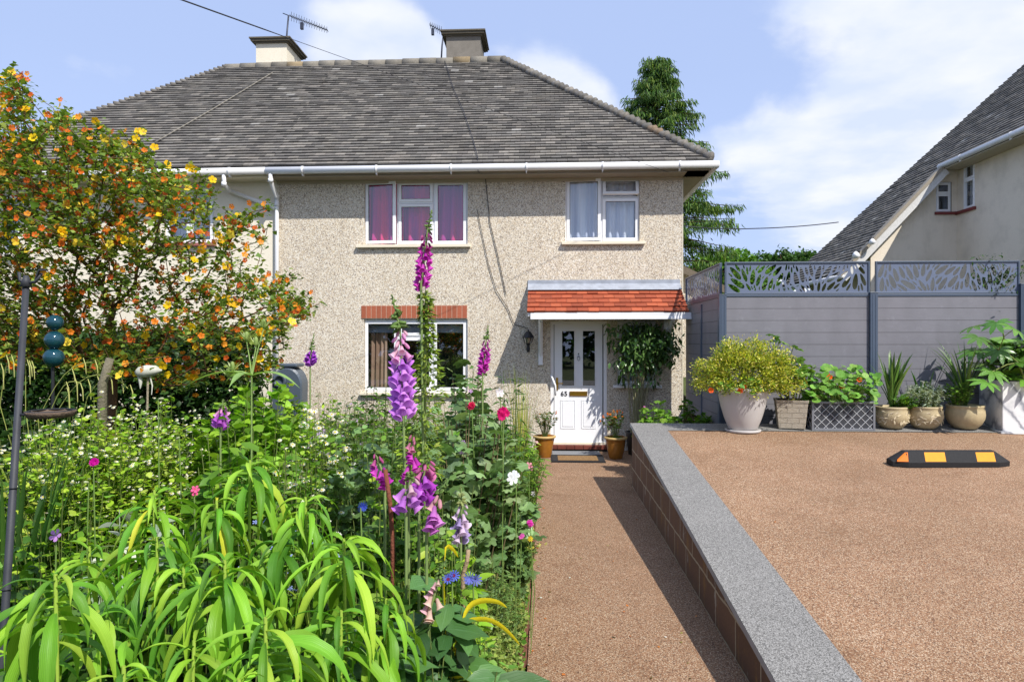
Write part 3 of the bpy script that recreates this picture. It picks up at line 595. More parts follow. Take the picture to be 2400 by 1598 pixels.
for bx in (at(1267,800,F)[0],at(1560,800,F)[0]):
    q=MB(); zt_=pzB-.065; zb_=at(1267,855,F)[2]
    q.box(bx-.035,bx+.035,F-.07,F-.004,zb_,zt_); q.box(bx-.033,bx+.033,F-PQ+.03,F-.07,zt_-.075,zt_-.003)
    M=Matrix.Translation((bx,F-.07,zb_+.18)) @ Matrix.Rotation(R(-38),4,'X').inverted(); 
    q.tube([(bx,F-.05,zb_+.15),(bx,F-.28,zt_-.22),(bx,F-PQ+.1,zt_-.06)],.032,4); q.build('porch_bracket',WHITE,po,bevel=.004)
# roof
rp=MB(); U=(1,0,0); Sd=np.array((0,RY-EY,RZ-EZ)); SLm=np.linalg.norm(Sd); Sd/=SLm
tiles(rp,(0,EY,EZ),U,Sd,0,SLm,lambda s:JX,lambda s:EXR+(RXR-EXR)*s/SLm)
Sr=np.array((RXR-EXR,0,RZ-EZ)); SLr=np.linalg.norm(Sr); Sr/=SLr
tiles(rp,(EXR,EY,EZ),(0,1,0),Sr,0,SLr,lambda s:(RY-EY)*s/SLr,lambda s:2*(RY-EY)-(RY-EY)*s/SLr)
roof=rp.build('roof',TILE,house)
u_=MB(); e=.012; u_.add([(JX,EY,EZ-e),(EXR,EY,EZ-e),(RXR,RY,RZ-e),(JX,RY,RZ-e),(EXR,2*RY-EY,EZ-e),(JX,2*RY-EY,EZ-e)],[(0,1,2,3),(1,4,2),(4,5,3,2)]); u_.build('roof_underlay',DARK,roof)
q=MB(); bonnets(q,(EXR-.02,EY+.02,EZ+.03),(RXR,RY,RZ+.03)); q.build('hip_tiles',TILE,roof)
q=MB(); ridge(q,(JX,RY,RZ-.05),(RXR+.1,RY,RZ-.03)); q.build('ridge_tiles',TILE,roof)
gy=EY-.03; gz=EZ-.075
gutter(house,(JX-.02,gy,gz-.012),(EXR+.08,gy,gz)); gutter(house,(EXR+.05,gy+.04,gz),(EXR+.05,2*RY-EY,gz))
q=MB(); q.box(JX,EXR-.02,EY+.03,EY+.05,EZ-.15,EZ-.025); q.box(JX,HX+.35,EY+.05,F,EZ-.17,EZ-.155); q.box(EXR-.05,EXR-.03,EY+.05,17.9,EZ-.15,EZ-.025); q.box(HX,EXR-.05,EY+.05,17.9,EZ-.17,EZ-.155,(.3,.3,.3)); q.build('soffit',m_plain('soffit_board',C(150,140,124),.8,0,.08,5),house)
gable_chimney(house,*[at(1046,120,RY-.05)[0],at(1126,120,RY-.05)[0]],RY-.05,RY+.75,RZ-.6,at(1085,74,RY-.05)[2]-.105,CHIMG)
# side lean-to behind the right corner
q=MB(); a=at(1604,592,14.6); b=at(1690,668,14.6)
q.add([(HX,14.6,0),(b[0],14.6,0),(b[0],14.6,b[2]),(HX,14.6,a[2])],[(0,1,2,3)]); q.build('lean_to_wall',PEB,house)
q=MB(); q.add([(HX,14.4,a[2]+.02),(b[0]+.1,14.4,b[2]-.06),(b[0]+.1,17,b[2]-.06),(HX,17,a[2]+.02),(HX,14.4,a[2]-.14),(b[0]+.1,14.4,b[2]-.22)],[(0,1,2,3),(4,5,1,0)],C(110,100,88)); q.build('lean_to_roof',TILE,house)
# rainwater pipes
def pipe(parent,pts,name='downpipe',r=.034):
    q=MB(); q.tube(pts,r,12,cap=True); o=q.build(name,GUT,parent)
    for p in pts[1:-1]:
        c=MB(); c.lathe([(0,-.03),(r+.007,-.03),(r+.007,.03),(0,.03)],12,o=tuple(p)); c.build('pipe_collar',GUT,o)
    return o
a=at(637,398,gy); k=at(645,440,F-.07); 
pipe(house,[np.array((a[0]-.02,gy,gz-.03)),np.array((a[0]-.02,gy,gz-.17)),at(649,462,F-.06),at(649,480,F-.06),np.array((at(648,600,F-.06)[0],F-.06,.1))])

# ------------------------------------------------------------------ attached neighbour (left half)
nb=empty('neighbour_house',(0,0,0),'cream rendered left half of the pair, mostly hidden behind the flowering shrub','house')
NW1=px_rect(385,440,500,572); NW2=px_rect(-60,455,48,600); NW3=px_rect(380,765,530,920)
mb=MB(); wall_open(mb,-9.95,JX-.004,-.05,EZ-.04,F+.012,[NW1,NW2,NW3],.12); mb.add([(-9.95,F,0),(-9.95,17.57,0),(-9.95,17.57,EZ),(-9.95,F,EZ)],[(0,1,2,3)]); mb.build('wall',CREAM,nb)
def halves(r): m_=(r[0]+r[1])/2; return [(r[0]+.02,m_-.002,r[2]+.02,r[3]-.02),(m_+.002,r[1]-.02,r[2]+.02,r[3]-.02)]
for r_ in (NW1,NW2,NW3):
    wn=window(nb,r_,halves(r_)); curtain('curtain',r_[0]+.03,r_[1]-.03,r_[2],r_[3],F+.26,NET,wn,8,.03); sill(wn,r_[0]-.05,r_[1]+.05,r_[2]+.005,m=m_plain('red_sill',C(150,90,80),.7) if r_ is NW1 else CREAMT)
rp=MB(); tiles(rp,(0,EY,EZ),U,Sd,0,SLm,lambda s:EXL+(RXL-EXL)*s/SLm,lambda s:JX)
Sl=np.array((RXL-EXL,0,RZ-EZ)); SLl=np.linalg.norm(Sl); Sl/=SLl
tiles(rp,(EXL,EY,EZ),(0,1,0),Sl,0,SLl,lambda s:(RY-EY)*s/SLl,lambda s:2*(RY-EY)-(RY-EY)*s/SLl)
roof2=rp.build('roof',TILE,nb)
u_=MB(); u_.add([(JX,EY,EZ-e),(EXL,EY,EZ-e),(RXL,RY,RZ-e),(JX,RY,RZ-e),(EXL,2*RY-EY,EZ-e),(JX,2*RY-EY,EZ-e)],[(0,3,2,1),(1,2,4),(4,2,3,5)]); u_.build('roof_underlay',DARK,roof2)
q=MB(); bonnets(q,(EXL+.02,EY+.02,EZ+.0),(RXL,RY,RZ+.0),.11,.055); q.build('hip_tiles',TILE,roof2)
q=MB(); ridge(q,(RXL-.1,RY,RZ-.08),(JX,RY,RZ-.05)); q.build('ridge_tiles',TILE,roof2)
gutter(nb,(EXL-.05,gy,gz-.05),(JX-.03,gy,gz-.012))
q=MB(); q.box(EXL+.02,JX,EY+.03,EY+.05,EZ-.15,EZ-.025); q.box(EXL,JX,EY+.05,F,EZ-.17,EZ-.155); q.build('soffit',CREAMT,nb)
a=at(525,398,gy)
pipe(nb,[np.array((a[0],gy,gz-.03)),np.array((a[0],gy,gz-.22)),at(540,448,F-.06),at(636,484,F-.06),at(645,490,F-.065)])
gable_chimney(nb,at(600,120,RY-.05)[0],at(672,120,RY-.05)[0],RY-.05,RY+.8,RZ-.6,at(635,91,RY-.05)[2]-.105,CREAM)

# ------------------------------------------------------------------ house on the right
rh=empty('neighbouring_house',(0,0,0),'cream house beyond the grey fence with long sweeping grey tiled roof and small bathroom window','house')
HY=18.0; z0p=3.97; x0p=7.95; K_=1.07
def rz_(x): return z0p+K_*(x-x0p)
cx_=at(2243,500,HY)[0]; gx=10.05; gzz=6.21
mb=MB()
SW=[px_rect(2194,427,2230,497,HY)]
# south facing wall below the sweeping verge, clipped by the slope
xl=8.35; mb.add([(xl,HY,.5),(SW[0][0],HY,.5),(SW[0][0],HY,rz_(SW[0][0])-.15),(xl,HY,rz_(xl)-.15)],[(0,1,2,3)])
a0,b0,c0_,d0=SW[0]; mb.add([(a0,HY,.5),(b0,HY,.5),(b0,HY,c0_),(a0,HY,c0_)],[(0,1,2,3)]); mb.add([(a0,HY,d0),(b0,HY,d0),(b0,HY,rz_(b0)-.1),(a0,HY,rz_(a0)-.1)],[(0,1,2,3)])
mb.add([(b0,HY,.5),(cx_,HY,.5),(cx_,HY,rz_(cx_)),(b0,HY,rz_(b0)-.1)],[(0,1,2,3)])
# west wall coming towards the street, with an opening
YW=[(HY-(at(2320,480,1)[0]*0),)]
def yat(px): u=(px-1200)/1600; return cx_*(CY+u*SY)/(-SY+u*CY)
ws=(yat(2260),yat(2285)); zt_=CAMH+(799-(130+800/3.075))/1600*(ws[0]/1.03); zbw=CAMH+(799-(130+1110/3.075))/1600*(ws[0]/1.033)
mb.add([(cx_,11,.5),(cx_,ws[1],.5),(cx_,ws[1],gzz),(cx_,11,gzz)],[(0,1,2,3)]); mb.add([(cx_,ws[0],.5),(cx_,HY,.5),(cx_,HY,gzz),(cx_,ws[0],gzz)],[(0,1,2,3)])
mb.add([(cx_,ws[1],.5),(cx_,ws[0],.5),(cx_,ws[0],zbw),(cx_,ws[1],zbw)],[(0,1,2,3)]); mb.add([(cx_,ws[1],zt_),(cx_,ws[0],zt_),(cx_,ws[0],gzz),(cx_,ws[1],gzz)],[(0,1,2,3)])
mb.add([(cx_,11,.5),(cx_+9,11,.5),(cx_+9,11,gzz),(cx_+4.5,11,gzz+4.8),(cx_,11,gzz)],[(0,1,2,3,4)])
mb.add([(xl,HY,.5),(xl,22,.5),(xl,22,rz_(xl)),(xl,HY,rz_(xl)-.1)],[(0,1,2,3)])
mb.build('wall',CREAM2,rh)
wn=window(rh,SW[0],[(a0+.02,b0-.02,c0_+.02,c0_+(d0-c0_)*.6),(a0+.02,b0-.02,c0_+(d0-c0_)*.62,d0-.02)],y=HY+.03,w=.045); sill(wn,a0-.04,cx_,c0_,HY,.1,m_plain('dark_red_sill',C(120,52,48),.6),.07,.05)
q=MB(); 
def yz(y0_,y1_,z0_,z1_,x): q.box(x-.02,x+.04,y0_,y1_,z0_,z1_)
w_=.055; zm=zbw+(zt_-zbw)*.66
for (zz0,zz1) in ((zbw,zm),(zm,zt_)):
    yz(ws[1],ws[1]+w_,zz0,zz1,cx_); yz(ws[0]-w_,ws[0],zz0,zz1,cx_); yz(ws[1]+w_,ws[0]-w_,zz0,zz0+w_,cx_); yz(ws[1]+w_,ws[0]-w_,zz1-w_,zz1-.003,cx_)
wn=q.build('window',WHITE,rh,bevel=.005)
q=MB(); q.add([(cx_+.02,ws[1],zbw),(cx_+.02,ws[0],zbw),(cx_+.02,ws[0],zt_),(cx_+.02,ws[1],zt_)],[(0,1,2,3)]); q.build('pane',GLASS,wn)
q=MB(); q.add([(cx_+.2,ws[1]-.1,zbw-.1),(cx_+.2,ws[0]+.1,zbw-.1),(cx_+.2,ws[0]+.1,zt_+.1),(cx_+.2,ws[1]-.1,zt_+.1)],[(0,1,2,3)]); q.build('curtain',NET,wn)
q=MB(); q.box(cx_-.05,cx_+.02,ws[1]-.05,HY,zbw-.08,zbw-.005); q.build('sill',m_plain('dark_red_paint',C(120,52,48),.6),wn)
# roof: west slope with hipped far end; lower part only beyond y=HY-.25
ang=math.atan(K_); Sx=np.array((math.cos(ang),0,math.sin(ang))); 
def smax(x): return (x-x0p)/math.cos(ang)
yf=lambda s: 22-.62*(s*math.cos(ang))       # far hip edge
rp=MB(); O=(x0p,0,z0p); sg=smax(gx)
tiles(rp,O,(0,1,0),Sx,-.6,sg,lambda s:HY-.25,lambda s:yf(s),gauge=.125,tw=.2,lift=.028)
tiles(rp,O,(0,1,0),Sx,sg,sg+6.2,lambda s:10.6,lambda s:yf(s),gauge=.125,tw=.2,lift=.028)
rr=rp.build('roof',TILE,rh)
q=MB(); P=lambda s,y: (x0p+s*math.cos(ang),y,z0p+s*math.sin(ang)-.02)
q.add([P(-.6,HY-.25),P(-.6,22.3),P(sg+6.2,yf(sg+6.2)),P(sg+6.2,10.6),P(sg,10.6),P(sg,HY-.25)],[(0,1,2,5),(5,2,3,4)]); 
q.add([P(sg+6.2,10.6),P(sg+6.2,yf(sg+6.2)),(cx_+9.5,yf(sg+6.2),4),(cx_+9.5,10.6,4)],[(0,1,2,3)])
q.add([P(-.6,22.3),P(sg+6.2,yf(sg+6.2)),(cx_+9.5,24,3)],[(0,1,2)]); q.build('roof_underlay',DARK,rr)
q=MB(); pa,pb=np.array(P(-.7,HY-.24)),np.array(P(sg-.05,HY-.24))
nrm=np.array((-math.sin(ang),0,math.cos(ang)))
for o0,o1,yy,cc in ((-.20,-.03,HY-.28,C(206,204,200)),(-.03,.05,HY-.31,C(150,140,124))):
    q.add([pa+nrm*o0+(0,yy-pa[1],0),pb+nrm*o0+(0,yy-pb[1],0),pb+nrm*o1+(0,yy-pb[1],0),pa+nrm*o1+(0,yy-pa[1],0),pa+nrm*o0+(0,.2+yy-pa[1],0),pb+nrm*o0+(0,.2+yy-pb[1],0),pb+nrm*o1+(0,.2+yy-pb[1],0),pa+nrm*o1+(0,.2+yy-pa[1],0)],[(0,1,2,3),(0,4,5,1),(3,2,6,7)],cc)
q.build('bargeboard',m_attr('bargeboard_paint',.6,.3,14,.25,.2,.003),rr)
gutter(rh,(gx-.04,HY-.1,gzz),(gx-.04,10.7,gzz),1.5,.065); gutter(rh,(x0p-.45,HY-.3,z0p-.55),(x0p-.45,22,z0p-.55),1.5,.06)
q=MB(); q.box(gx-.01,cx_,10.7,HY-.1,gzz-.10,gzz-.07); q.build('soffit',m_plain('soffit_cream',C(170,160,140),.8),rh)
# white security lamps on the bargeboard
for pxx,pyy,big in ((2039,571,.7),(2001,602,.85)):
    p=at(pxx,pyy,HY-.4); lamp=empty('security_lamp',tuple(p),'small white floodlight under the roof edge of the cream house, '+('upper one with black bracket' if big==.7 else 'lower one at fence height'),'lamp')
    q=MB(); q.lathe([(0,0),(.07*big,.0),(.10*big,.06),(.10*big,.12),(0,.14)],14); o=q.build('lamp_head',WHITE,lamp); o.rotation_euler=(R(60),0,R(30))
    q=MB(); q.tube([(0,.06,.08),(.1,.12,.14),(.2,.16,.16)],.035,8,cap=True); q.build('lamp_bracket',IRON,lamp)
# ------------------------------------------------------------------ composite fence with pierced screens
YF=8.75; FX=[2.225,4.08,5.89]; ZB=2.335; ZT=2.775
def leaf_poly(cx0,cz0,L,Wd,th,n=14):
    P=[]
    for i in range(n):
        t=2*math.pi*i/n; a=math.cos(t)*L/2; b=math.sin(t)*Wd/2*(1-.25*math.cos(t)); P.append((cx0+a*math.cos(th)-b*math.sin(th),cz0+a*math.sin(th)+b*math.cos(th)))
    return P
def screen_mesh(name,Wd,Ht,seed):
    r=random.Random(seed); holes=[]; circ=[]
    for size in (1.0,.8,.62,.45,.3):
        for _ in range(1500 if size>.5 else 2600):
            x,z=r.uniform(.04,Wd-.04),r.uniform(.03,Ht-.03); L=(.16+.05*r.random())*size; w=L*(.27+.07*r.random())
            th=R(90)+.62*math.sin(x*7.3+seed)+.35*math.sin(x*2.9+z*9); th+=.12*math.sin(z*22)
            cs=[(x+math.cos(th)*k*L/2,z+math.sin(th)*k*L/2,w/2*math.sqrt(max(0,1-k*k))+.0048) for k in (-.92,-.6,-.3,0,.3,.6,.92)]
            if any(c[0]<.022 or c[0]>Wd-.022 or c[1]<.012 or c[1]>Ht-.012 for c in cs): continue
            if any(abs(q[0]-x)<.22 and any((c[0]-d[0])**2+(c[1]-d[1])**2<(c[2]+d[2])**2 for c in cs for d in q[1]) for q in circ): continue
            circ.append((x,cs)); holes.append(leaf_poly(x,z,L,w,th))
    cu=bpy.data.curves.new(name,'CURVE'); cu.dimensions='2D'; cu.fill_mode='BOTH'; cu.extrude=.0015
    for P in [[(0,0),(Wd,0),(Wd,Ht),(0,Ht)]]+holes:
        s_=cu.splines.new('POLY'); s_.points.add(len(P)-1); s_.use_cyclic_u=True
        for i,p in enumerate(P): s_.points[i].co=(p[0],p[1],0,1)
    to=bpy.data.objects.new(name,cu); col.objects.link(to); dg=bpy.context.evaluated_depsgraph_get(); me=bpy.data.meshes.new_from_object(to.evaluated_get(dg)); bpy.data.objects.remove(to)
    me.materials.clear(); me.materials.append(SCREEN); return me
def fence_bay(x0,x1,seed,label,loc,rz=0,screen=True,z0=.66):
    f=empty('garden_fence',loc,label,'fence','bays of the grey composite fence'); f.rotation_euler=(0,0,rz)
    L=x1-x0; nb_=int(round((ZB-z0)/.1505))
    q=MB()
    for i in range(nb_):
        zt_=ZB-i*.1505; q.box(.05,L-.05,-.011,.011,zt_-.1505+.004,zt_)
    q.build('boards',BOARD,f,bevel=.0015)
    q=MB()
    for i in range(1,nb_): q.box(.05,L-.05,-.007,.007,ZB-i*.1505-.001,ZB-i*.1505+.0045)
    q.build('board_joints',DARK,f)
    q=MB(); q.box(.04,L-.04,-.02,.02,ZB+.002,ZB+.03); q.build('rail',POST,f,bevel=.002)
    if screen:
        q=MB(); frame(q,.035,L-.035,ZB+.032,ZT,-.016,.016,.02); fr_=q.build('screen_frame',POST,f,bevel=.002)
        o=bpy.data.objects.new('screen_sheet',screen_mesh('screen_sheet',L-.11,ZT-ZB-.072,seed)); col.objects.link(o); o.parent=fr_; o.rotation_euler=(R(90),0,0); o.location=(.055,0,ZB+.052)
    return f
fence_bay(FX[0],FX[1],1,'left front fence bay behind the big white pot, grey boards under a leaf-cut screen',(FX[0],YF,0))
fence_bay(FX[1],FX[2],5,'right front fence bay behind the round pots, with a climber over its screen',(FX[1],YF,0))
fence_bay(0,1.85,9,'front fence bay at the right edge beyond the last post',(FX[2],YF,0),0,False)
fence_bay(0,2.2,14,'side fence bay running back to the house corner, seen edge-on in shade',(FX[0],YF+.02,0),R(90))
def post(x,y,z1,label,z0=.6):
    q=MB(); q.box(-.045,.045,-.045,.045,z0,z1)
    for s_ in (-.02,.02): q.box(s_-.004,s_+.004,-.049,-.046,z0,z1-.01,(.6,.6,.6))
    o=q.build('fence_post',POST,None,bevel=.004); o.location=(x,y,0); q=MB(); q.box(-.05,.05,-.05,.05,z1,z1+.012); q.build('post_cap',POST,o,bevel=.003)
    return tag(o,label,'fence post','slate posts of the composite fence')
post(FX[0],YF-.005,ZB+.02,'slate corner post where the side fence meets the front fence'); post(FX[1],YF-.005,ZB+.04,'slate middle post between the two pierced screens'); post(FX[2],YF-.005,ZB+.14,'slate post at the right edge behind the large-leaved plant'); post(FX[0]+.02,9.83,ZB-.05,'slate post half way along the shaded side fence')

# ------------------------------------------------------------------ wheel stop, door mat, lamp
zd=zdrive
def wheelstop():
    L=1.12; d0=.20; h=.14
    t=empty('wheel_stop',(0,0,0),'black rubber parking wheel stop with yellow reflective patches on the driveway','wheel stop')
    prof=[(-d0/2,0),(-d0/2,.05),(-.03,h),(.03,h),(d0/2,.05),(d0/2,0)]
    q=MB(); e=.13; V=[]
    for x,sc in ((-L/2,.0),(-L/2+e,1),(L/2-e,1),(L/2,.0)):
        for (a,b) in prof: V.append((x, a if sc else a*.55, b if sc else min(b,.055)*1.0))
    m=len(prof); Fc=[(i*m+j,(i+1)*m+j,(i+1)*m+(j+1)%m,i*m+(j+1)%m) for i in range(3) for j in range(m)]+[tuple(range(m)),tuple(3*m+j for j in range(m))[::-1]]
    q.add(V,Fc); q.build('body',BLACK,t,bevel=.004)
    n_=np.array((0,-(h-.035),.045)); n_=np.array((0,-.045-.0,.0)); 
    def on(x,k,o=.0015): # point on front slope
        a=np.array((x,-d0/2,.05)); b=np.array((x,-.03,h)); nn=np.array((0,-(h-.05),(d0/2-.03))); nn/=np.linalg.norm(nn); return a+(b-a)*k+nn*o
    YEL=m_plain('reflective_yellow',C(212,140,12),.55,0,.06,30,.2); ORG=m_plain('reflective_orange',C(214,108,10),.55,0,.06,30,.2)
    for x0_,x1_,m_ in ((-.27,-.07,YEL),(.22,.40,YEL)):
        q=MB(); q.add([on(x0_,.08),on(x1_-.005,.08),on(x1_+.01,.92),on(x0_+.015,.92)],[(0,1,2,3)]); q.build('reflector',m_,t)
    q=MB(); q.add([on(-L/2+e-.003,.08)+(0.0,0,0),on(-L/2+e+.02,.92),on(-L/2+e-.01,.90)-np.array((.0,0,0)),on(-L/2+.035,.22)+np.array((0,.016,.002)),on(-L/2+.03,.05)+np.array((0,.02,0))],[(0,1,2,3,4)]); q.build('reflector',ORG,t,label='orange end patch')
    return t
ws_=wheelstop(); px=(2084+2357)/2; yy=6.75; ws_.location=(at(px,1000,yy)[0],yy,zd(yy)); ws_.rotation_euler=(math.atan(.0994),0,R(3))
COIR=m_speckle('coir',[C(150,116,76),C(130,98,62),C(172,138,96)],220,.95,.6,.003)
mt=empty('door_mat',(0,0,0),'black rubber and brown coir door mat in front of the white door','mat')
mx0,mx1=at(1292,1080,10.1)[0],at(1419,1080,10.1)[0]
q=MB(); q.box(mx0,mx1,10.02,10.62,.002,.016); 
for i in range(46):
    x=mx0+.02+(mx1-mx0-.04)*i/45
    for y in (10.05,10.58): q.lathe([(0,.016),(.012,.016),(.010,.022),(0,.024)],6,o=(x,y+.01,0))
q.build('rubber_border',BLACK,mt,bevel=.003); q=MB(); q.box(mx0+.10,mx1-.10,10.12,10.52,.016,.023); q.build('coir_centre',COIR,mt)
q=MB(); q.box(mx0+.02,mx1-.02,10.66,11.02,.002,.014); o=q.build('door_mat',m_plain('grey_mat',C(120,122,126),.9,0,.2,60),None,bevel=.003); tag(o,'plain grey mat tight against the red door step','mat')
p=at(1238,790,F-.16); L=empty('wall_lamp',(p[0],F,p[2]),'black half-lantern lamp on the wall left of the front door','lamp')
q=MB(); q.lathe([(0,.13),(.012,.12),(.012,.095),(.035,.09),(.06,.06),(.095,.0),(.098,-.012),(.0,-.005)],16,o=(0,-.16,0)); q.lathe([(.05,-.1),(.038,-.105),(.022,-.14),(.03,-.19),(.026,-.24),(0,-.245)],14,o=(0,-.16,0))
for k in range(6): t_=k*math.pi/3; q.tube([(.085*math.cos(t_),-.16+.085*math.sin(t_),-.01),(.05*math.cos(t_),-.16+.05*math.sin(t_),-.1)],.004,5)
q.tube([(0,-.16,-.2),(0,-.08,-.16),(0,-.01,-.1)],.012,8); q.lathe([(0,0),(.05,0),(.05,.014),(0,.014)],14,o=(0,0,0)); q.build('lantern_body',IRON,L)
q=MB(); q.lathe([(.048,-.1),(.08,-.012)],12,o=(0,-.16,0)); q.build('lamp_glass',m_glass('frosted',(.8,.8,.8)),L)

# hose reel box against the wall
hr=empty('hose_reel',(at(680,860,10.6)[0],10.6,0),'grey rounded plastic hose reel box against the pebbledash wall','hose reel')
HP=m_plain('grey_plastic',C(76,86,98),.4,0,.06,5,.5,.1)
q=MB(); r0=.24; V=[]; zt_=at(680,858,10.6)[2]; n=18
prof=[(r0*math.cos(t),zt_-.30+ .30*math.sin(t)) for t in np.linspace(0,math.pi,n)]+[(-r0*.9,0),(r0*.9,0)]
for y,sc in ((-.16,.93),(-.13,1),(.13,1),(.16,.93)):
    for a,b in prof: V.append((a*sc,y,b if b==0 else b*sc+zt_*(1-sc)*.6))
m=len(prof); q.add(V,[(i*m+j,(i+1)*m+j,(i+1)*m+(j+1)%m,i*m+(j+1)%m) for i in range(3) for j in range(m)]+[tuple(range(m)),tuple(3*m+j for j in range(m))[::-1]]); q.build('case',HP,hr)
q=MB(); q.box(-.16,.17,-.17,.17,zt_-.012,zt_+.045); q.build('lid',HP,hr,bevel=.02)
q=MB(); q.lathe([(0,0),(.11,0),(.11,.03),(.07,.05),(.07,.01),(0,.01)],24); o=q.build('hub',HP,hr); o.rotation_euler=(R(90),0,0); o.location=(-.10,-.16,zt_-.22)

# ------------------------------------------------------------------ aerials and cables
def cable(name,pts,r,m,label,sag=0,cat='cable',n=14):
    P=[]
    for i in range(len(pts)-1):
        a,b=np.array(pts[i],float),np.array(pts[i+1],float)
        k=n if len(pts)==2 else 6
        for j in range(k): t=j/k; P.append(a+(b-a)*t-np.array((0,0,sag*4*t*(1-t))))
    P.append(np.array(pts[-1],float)); q=MB(); q.tube(P,r(P) if callable(r) else r,6,cap=True); return tag(q.build(name,m),label,cat)
cable('overhead_cable',[at(425,0,5.2)+(at(425,0,5.2)-at(850,152,8.2))*1.2,at(425,0,5.2),at(850,152,8.2),at(1569,405,F-.36)],lambda P:[.0065 if p[0]<-2.6 else .003 for p in P],CABLE,'dark overhead wire sloping down across the sky and the roof to the house corner',0)
def onroof(px,py):
    # point where the sight line meets the front roof slope
    u=(px-1200)/1600; v=(799-py)/1600; dx=-SY+u*CY; dy=CY+u*SY; k=(RZ-EZ)/(RY-EY)
    t=(EZ-k*EY-CAMH)/(v-k*dy); return np.array((dx*t,dy*t-.03,CAMH+v*t+.035))
rcb=[onroof(1043,148),onroof(1062,210),onroof(1088,270),onroof(1108,330),onroof(1120,375)]
cable('aerial_cable',rcb+[np.array((rcb[-1][0]+.02,EY-.08,EZ-.16)),at(1137,410,F-.02),at(1148,520,F-.02),at(1167,600,F-.02),at(1186,690,F-.02)],.006,CABLE,'black aerial lead running down the roof from the grey chimney and on down the wall')
cable('wall_cable',[at(1118,490,F-.02),at(1128,540,F-.02),at(1145,620,F-.02),at(1163,680,F-.02),at(1190,722,F-.02),at(1205,760,F-.02),at(1238,770,F-.05)],.005,CABLE,'thin black wire wandering down the pebbledash to the wall lamp')
cable('roof_wire',[onroof(640,176),onroof(500,262),onroof(365,340)],.010,GREYC,'pale grey wire lying diagonally over the left roof slope')
cable('far_cable',[at(1603,530,16),at(1760,536,17),at(1965,521,18.2)],.012,CABLE,'dark overhead wire between the main house and the neighbouring roof',.03)
def aerial(base,mast_h,boom_dir,L,n,label):
    a=empty('television_aerial',tuple(base),label,'aerial'); b=np.array(boom_dir,float); b/=np.linalg.norm(b); top=np.array((.04,0,mast_h))
    q=MB(); q.tube([(-.03,0,-.35),(0,0,mast_h*.4),top],.018,7,cap=True); q.build('mast',AERIAL,a)
    q=MB(); q.tube([top-b*.12,top+b*L],.010,6,cap=True); bo=q.build('boom',AERIAL,a)
    for k in range(n):
        p=top+b*(.06+(L-.08)*k/(n-1)); h=.10*(1-.3*k/n); q=MB(); q.tube([p-np.array((0,0,h)),p+np.array((0,0,h))],.005,5); q.tube([p-np.array((0,.10,0)),p+np.array((0,.10,0))],.005,5); q.build('element',AERIAL,bo)
    q=MB(); q.box(-.03,.03,-.03,.03,-.07,.07); o=q.build('junction_box',AERIAL,a); o.location=tuple(top+b*.28-np.array((0,0,.12)))
    return a
pa_=at(672,118,RY-.02); pt_=at(674,37,RY-.02); aerial(pa_,pt_[2]-pa_[2],at(766,72,RY+.3)-at(676,38,RY),np.linalg.norm(at(766,72,RY+.3)-pt_),15,'long television aerial on a leaning mast on the cream chimney')
pa_=at(1036,130,RY+.8); pt_=at(1032,76,RY+.8); aerial(pa_,pt_[2]-pa_[2],at(996,58,RY+.8)-pt_,.36,7,'short television aerial at the left of the grey chimney')

# ------------------------------------------------------------------ plants: growing helper
def grow(points,root,bias=1.25,seed=0):
    """joins points into one branching tree; returns parents list (index 0 = root)"""
    pts=[np.array(root,float)]+[np.array(p,float) for p in points]; order=np.argsort([np.linalg.norm(p-pts[0]) for p in pts])
    P=np.array([pts[i] for i in order]); par=[-1]; rd=[0.]
    for i in range(1,len(P)):
        d=np.linalg.norm(P[:i]-P[i],axis=1); cost=d**bias+.30*np.array(rd); j=int(np.argmin(cost)); par.append(j); rd.append(rd[j]+d[j])
    return P,np.array(par)
def branch_mb(P,par,r0,rmin,cols,sides=5,jit=.0,expo=2.3):
    n=len(P); w_=np.ones(n)*(rmin**expo)
    for i in range(n-1,0,-1): w_[par[i]]+=w_[i]
    rad=w_**(1/expo); rad*=min(1,r0/rad[0]) if rad[0]>r0 else 1
    rad=np.maximum(rad,rmin); q=MB()
    for i in range(1,n):
        a,b=P[par[i]],P[i]; mid=(a+b)/2+rng.normal(0,.06,3)*np.linalg.norm(b-a); q.tube([a,mid,b],[min(rad[par[i]],rad[i]*1.35),rad[i]*1.1,rad[i]],sides if rad[i]>.008 else 4,cols*rng.uniform(.85,1.15))
    return q,rad
def foliage(q,T,P,D,size,cols,roll=.6,jit=.12,sj=.25):
    k=len(P); s_=size*(1+rng.normal(0,sj,k)).clip(.4,1.7); q.inst(T,frames(D,None,roll,s_),np.asarray(P),pick(cols,k,jit))
def mound_top(R_,H,k,flat=.3):
    a=rng.uniform(0,2*math.pi,k); r=R_*np.sqrt(rng.random(k)); return np.stack([r*np.cos(a),r*np.sin(a),H*(1-flat*(r/R_)**2)*rng.uniform(.72,1.0,k)],1)
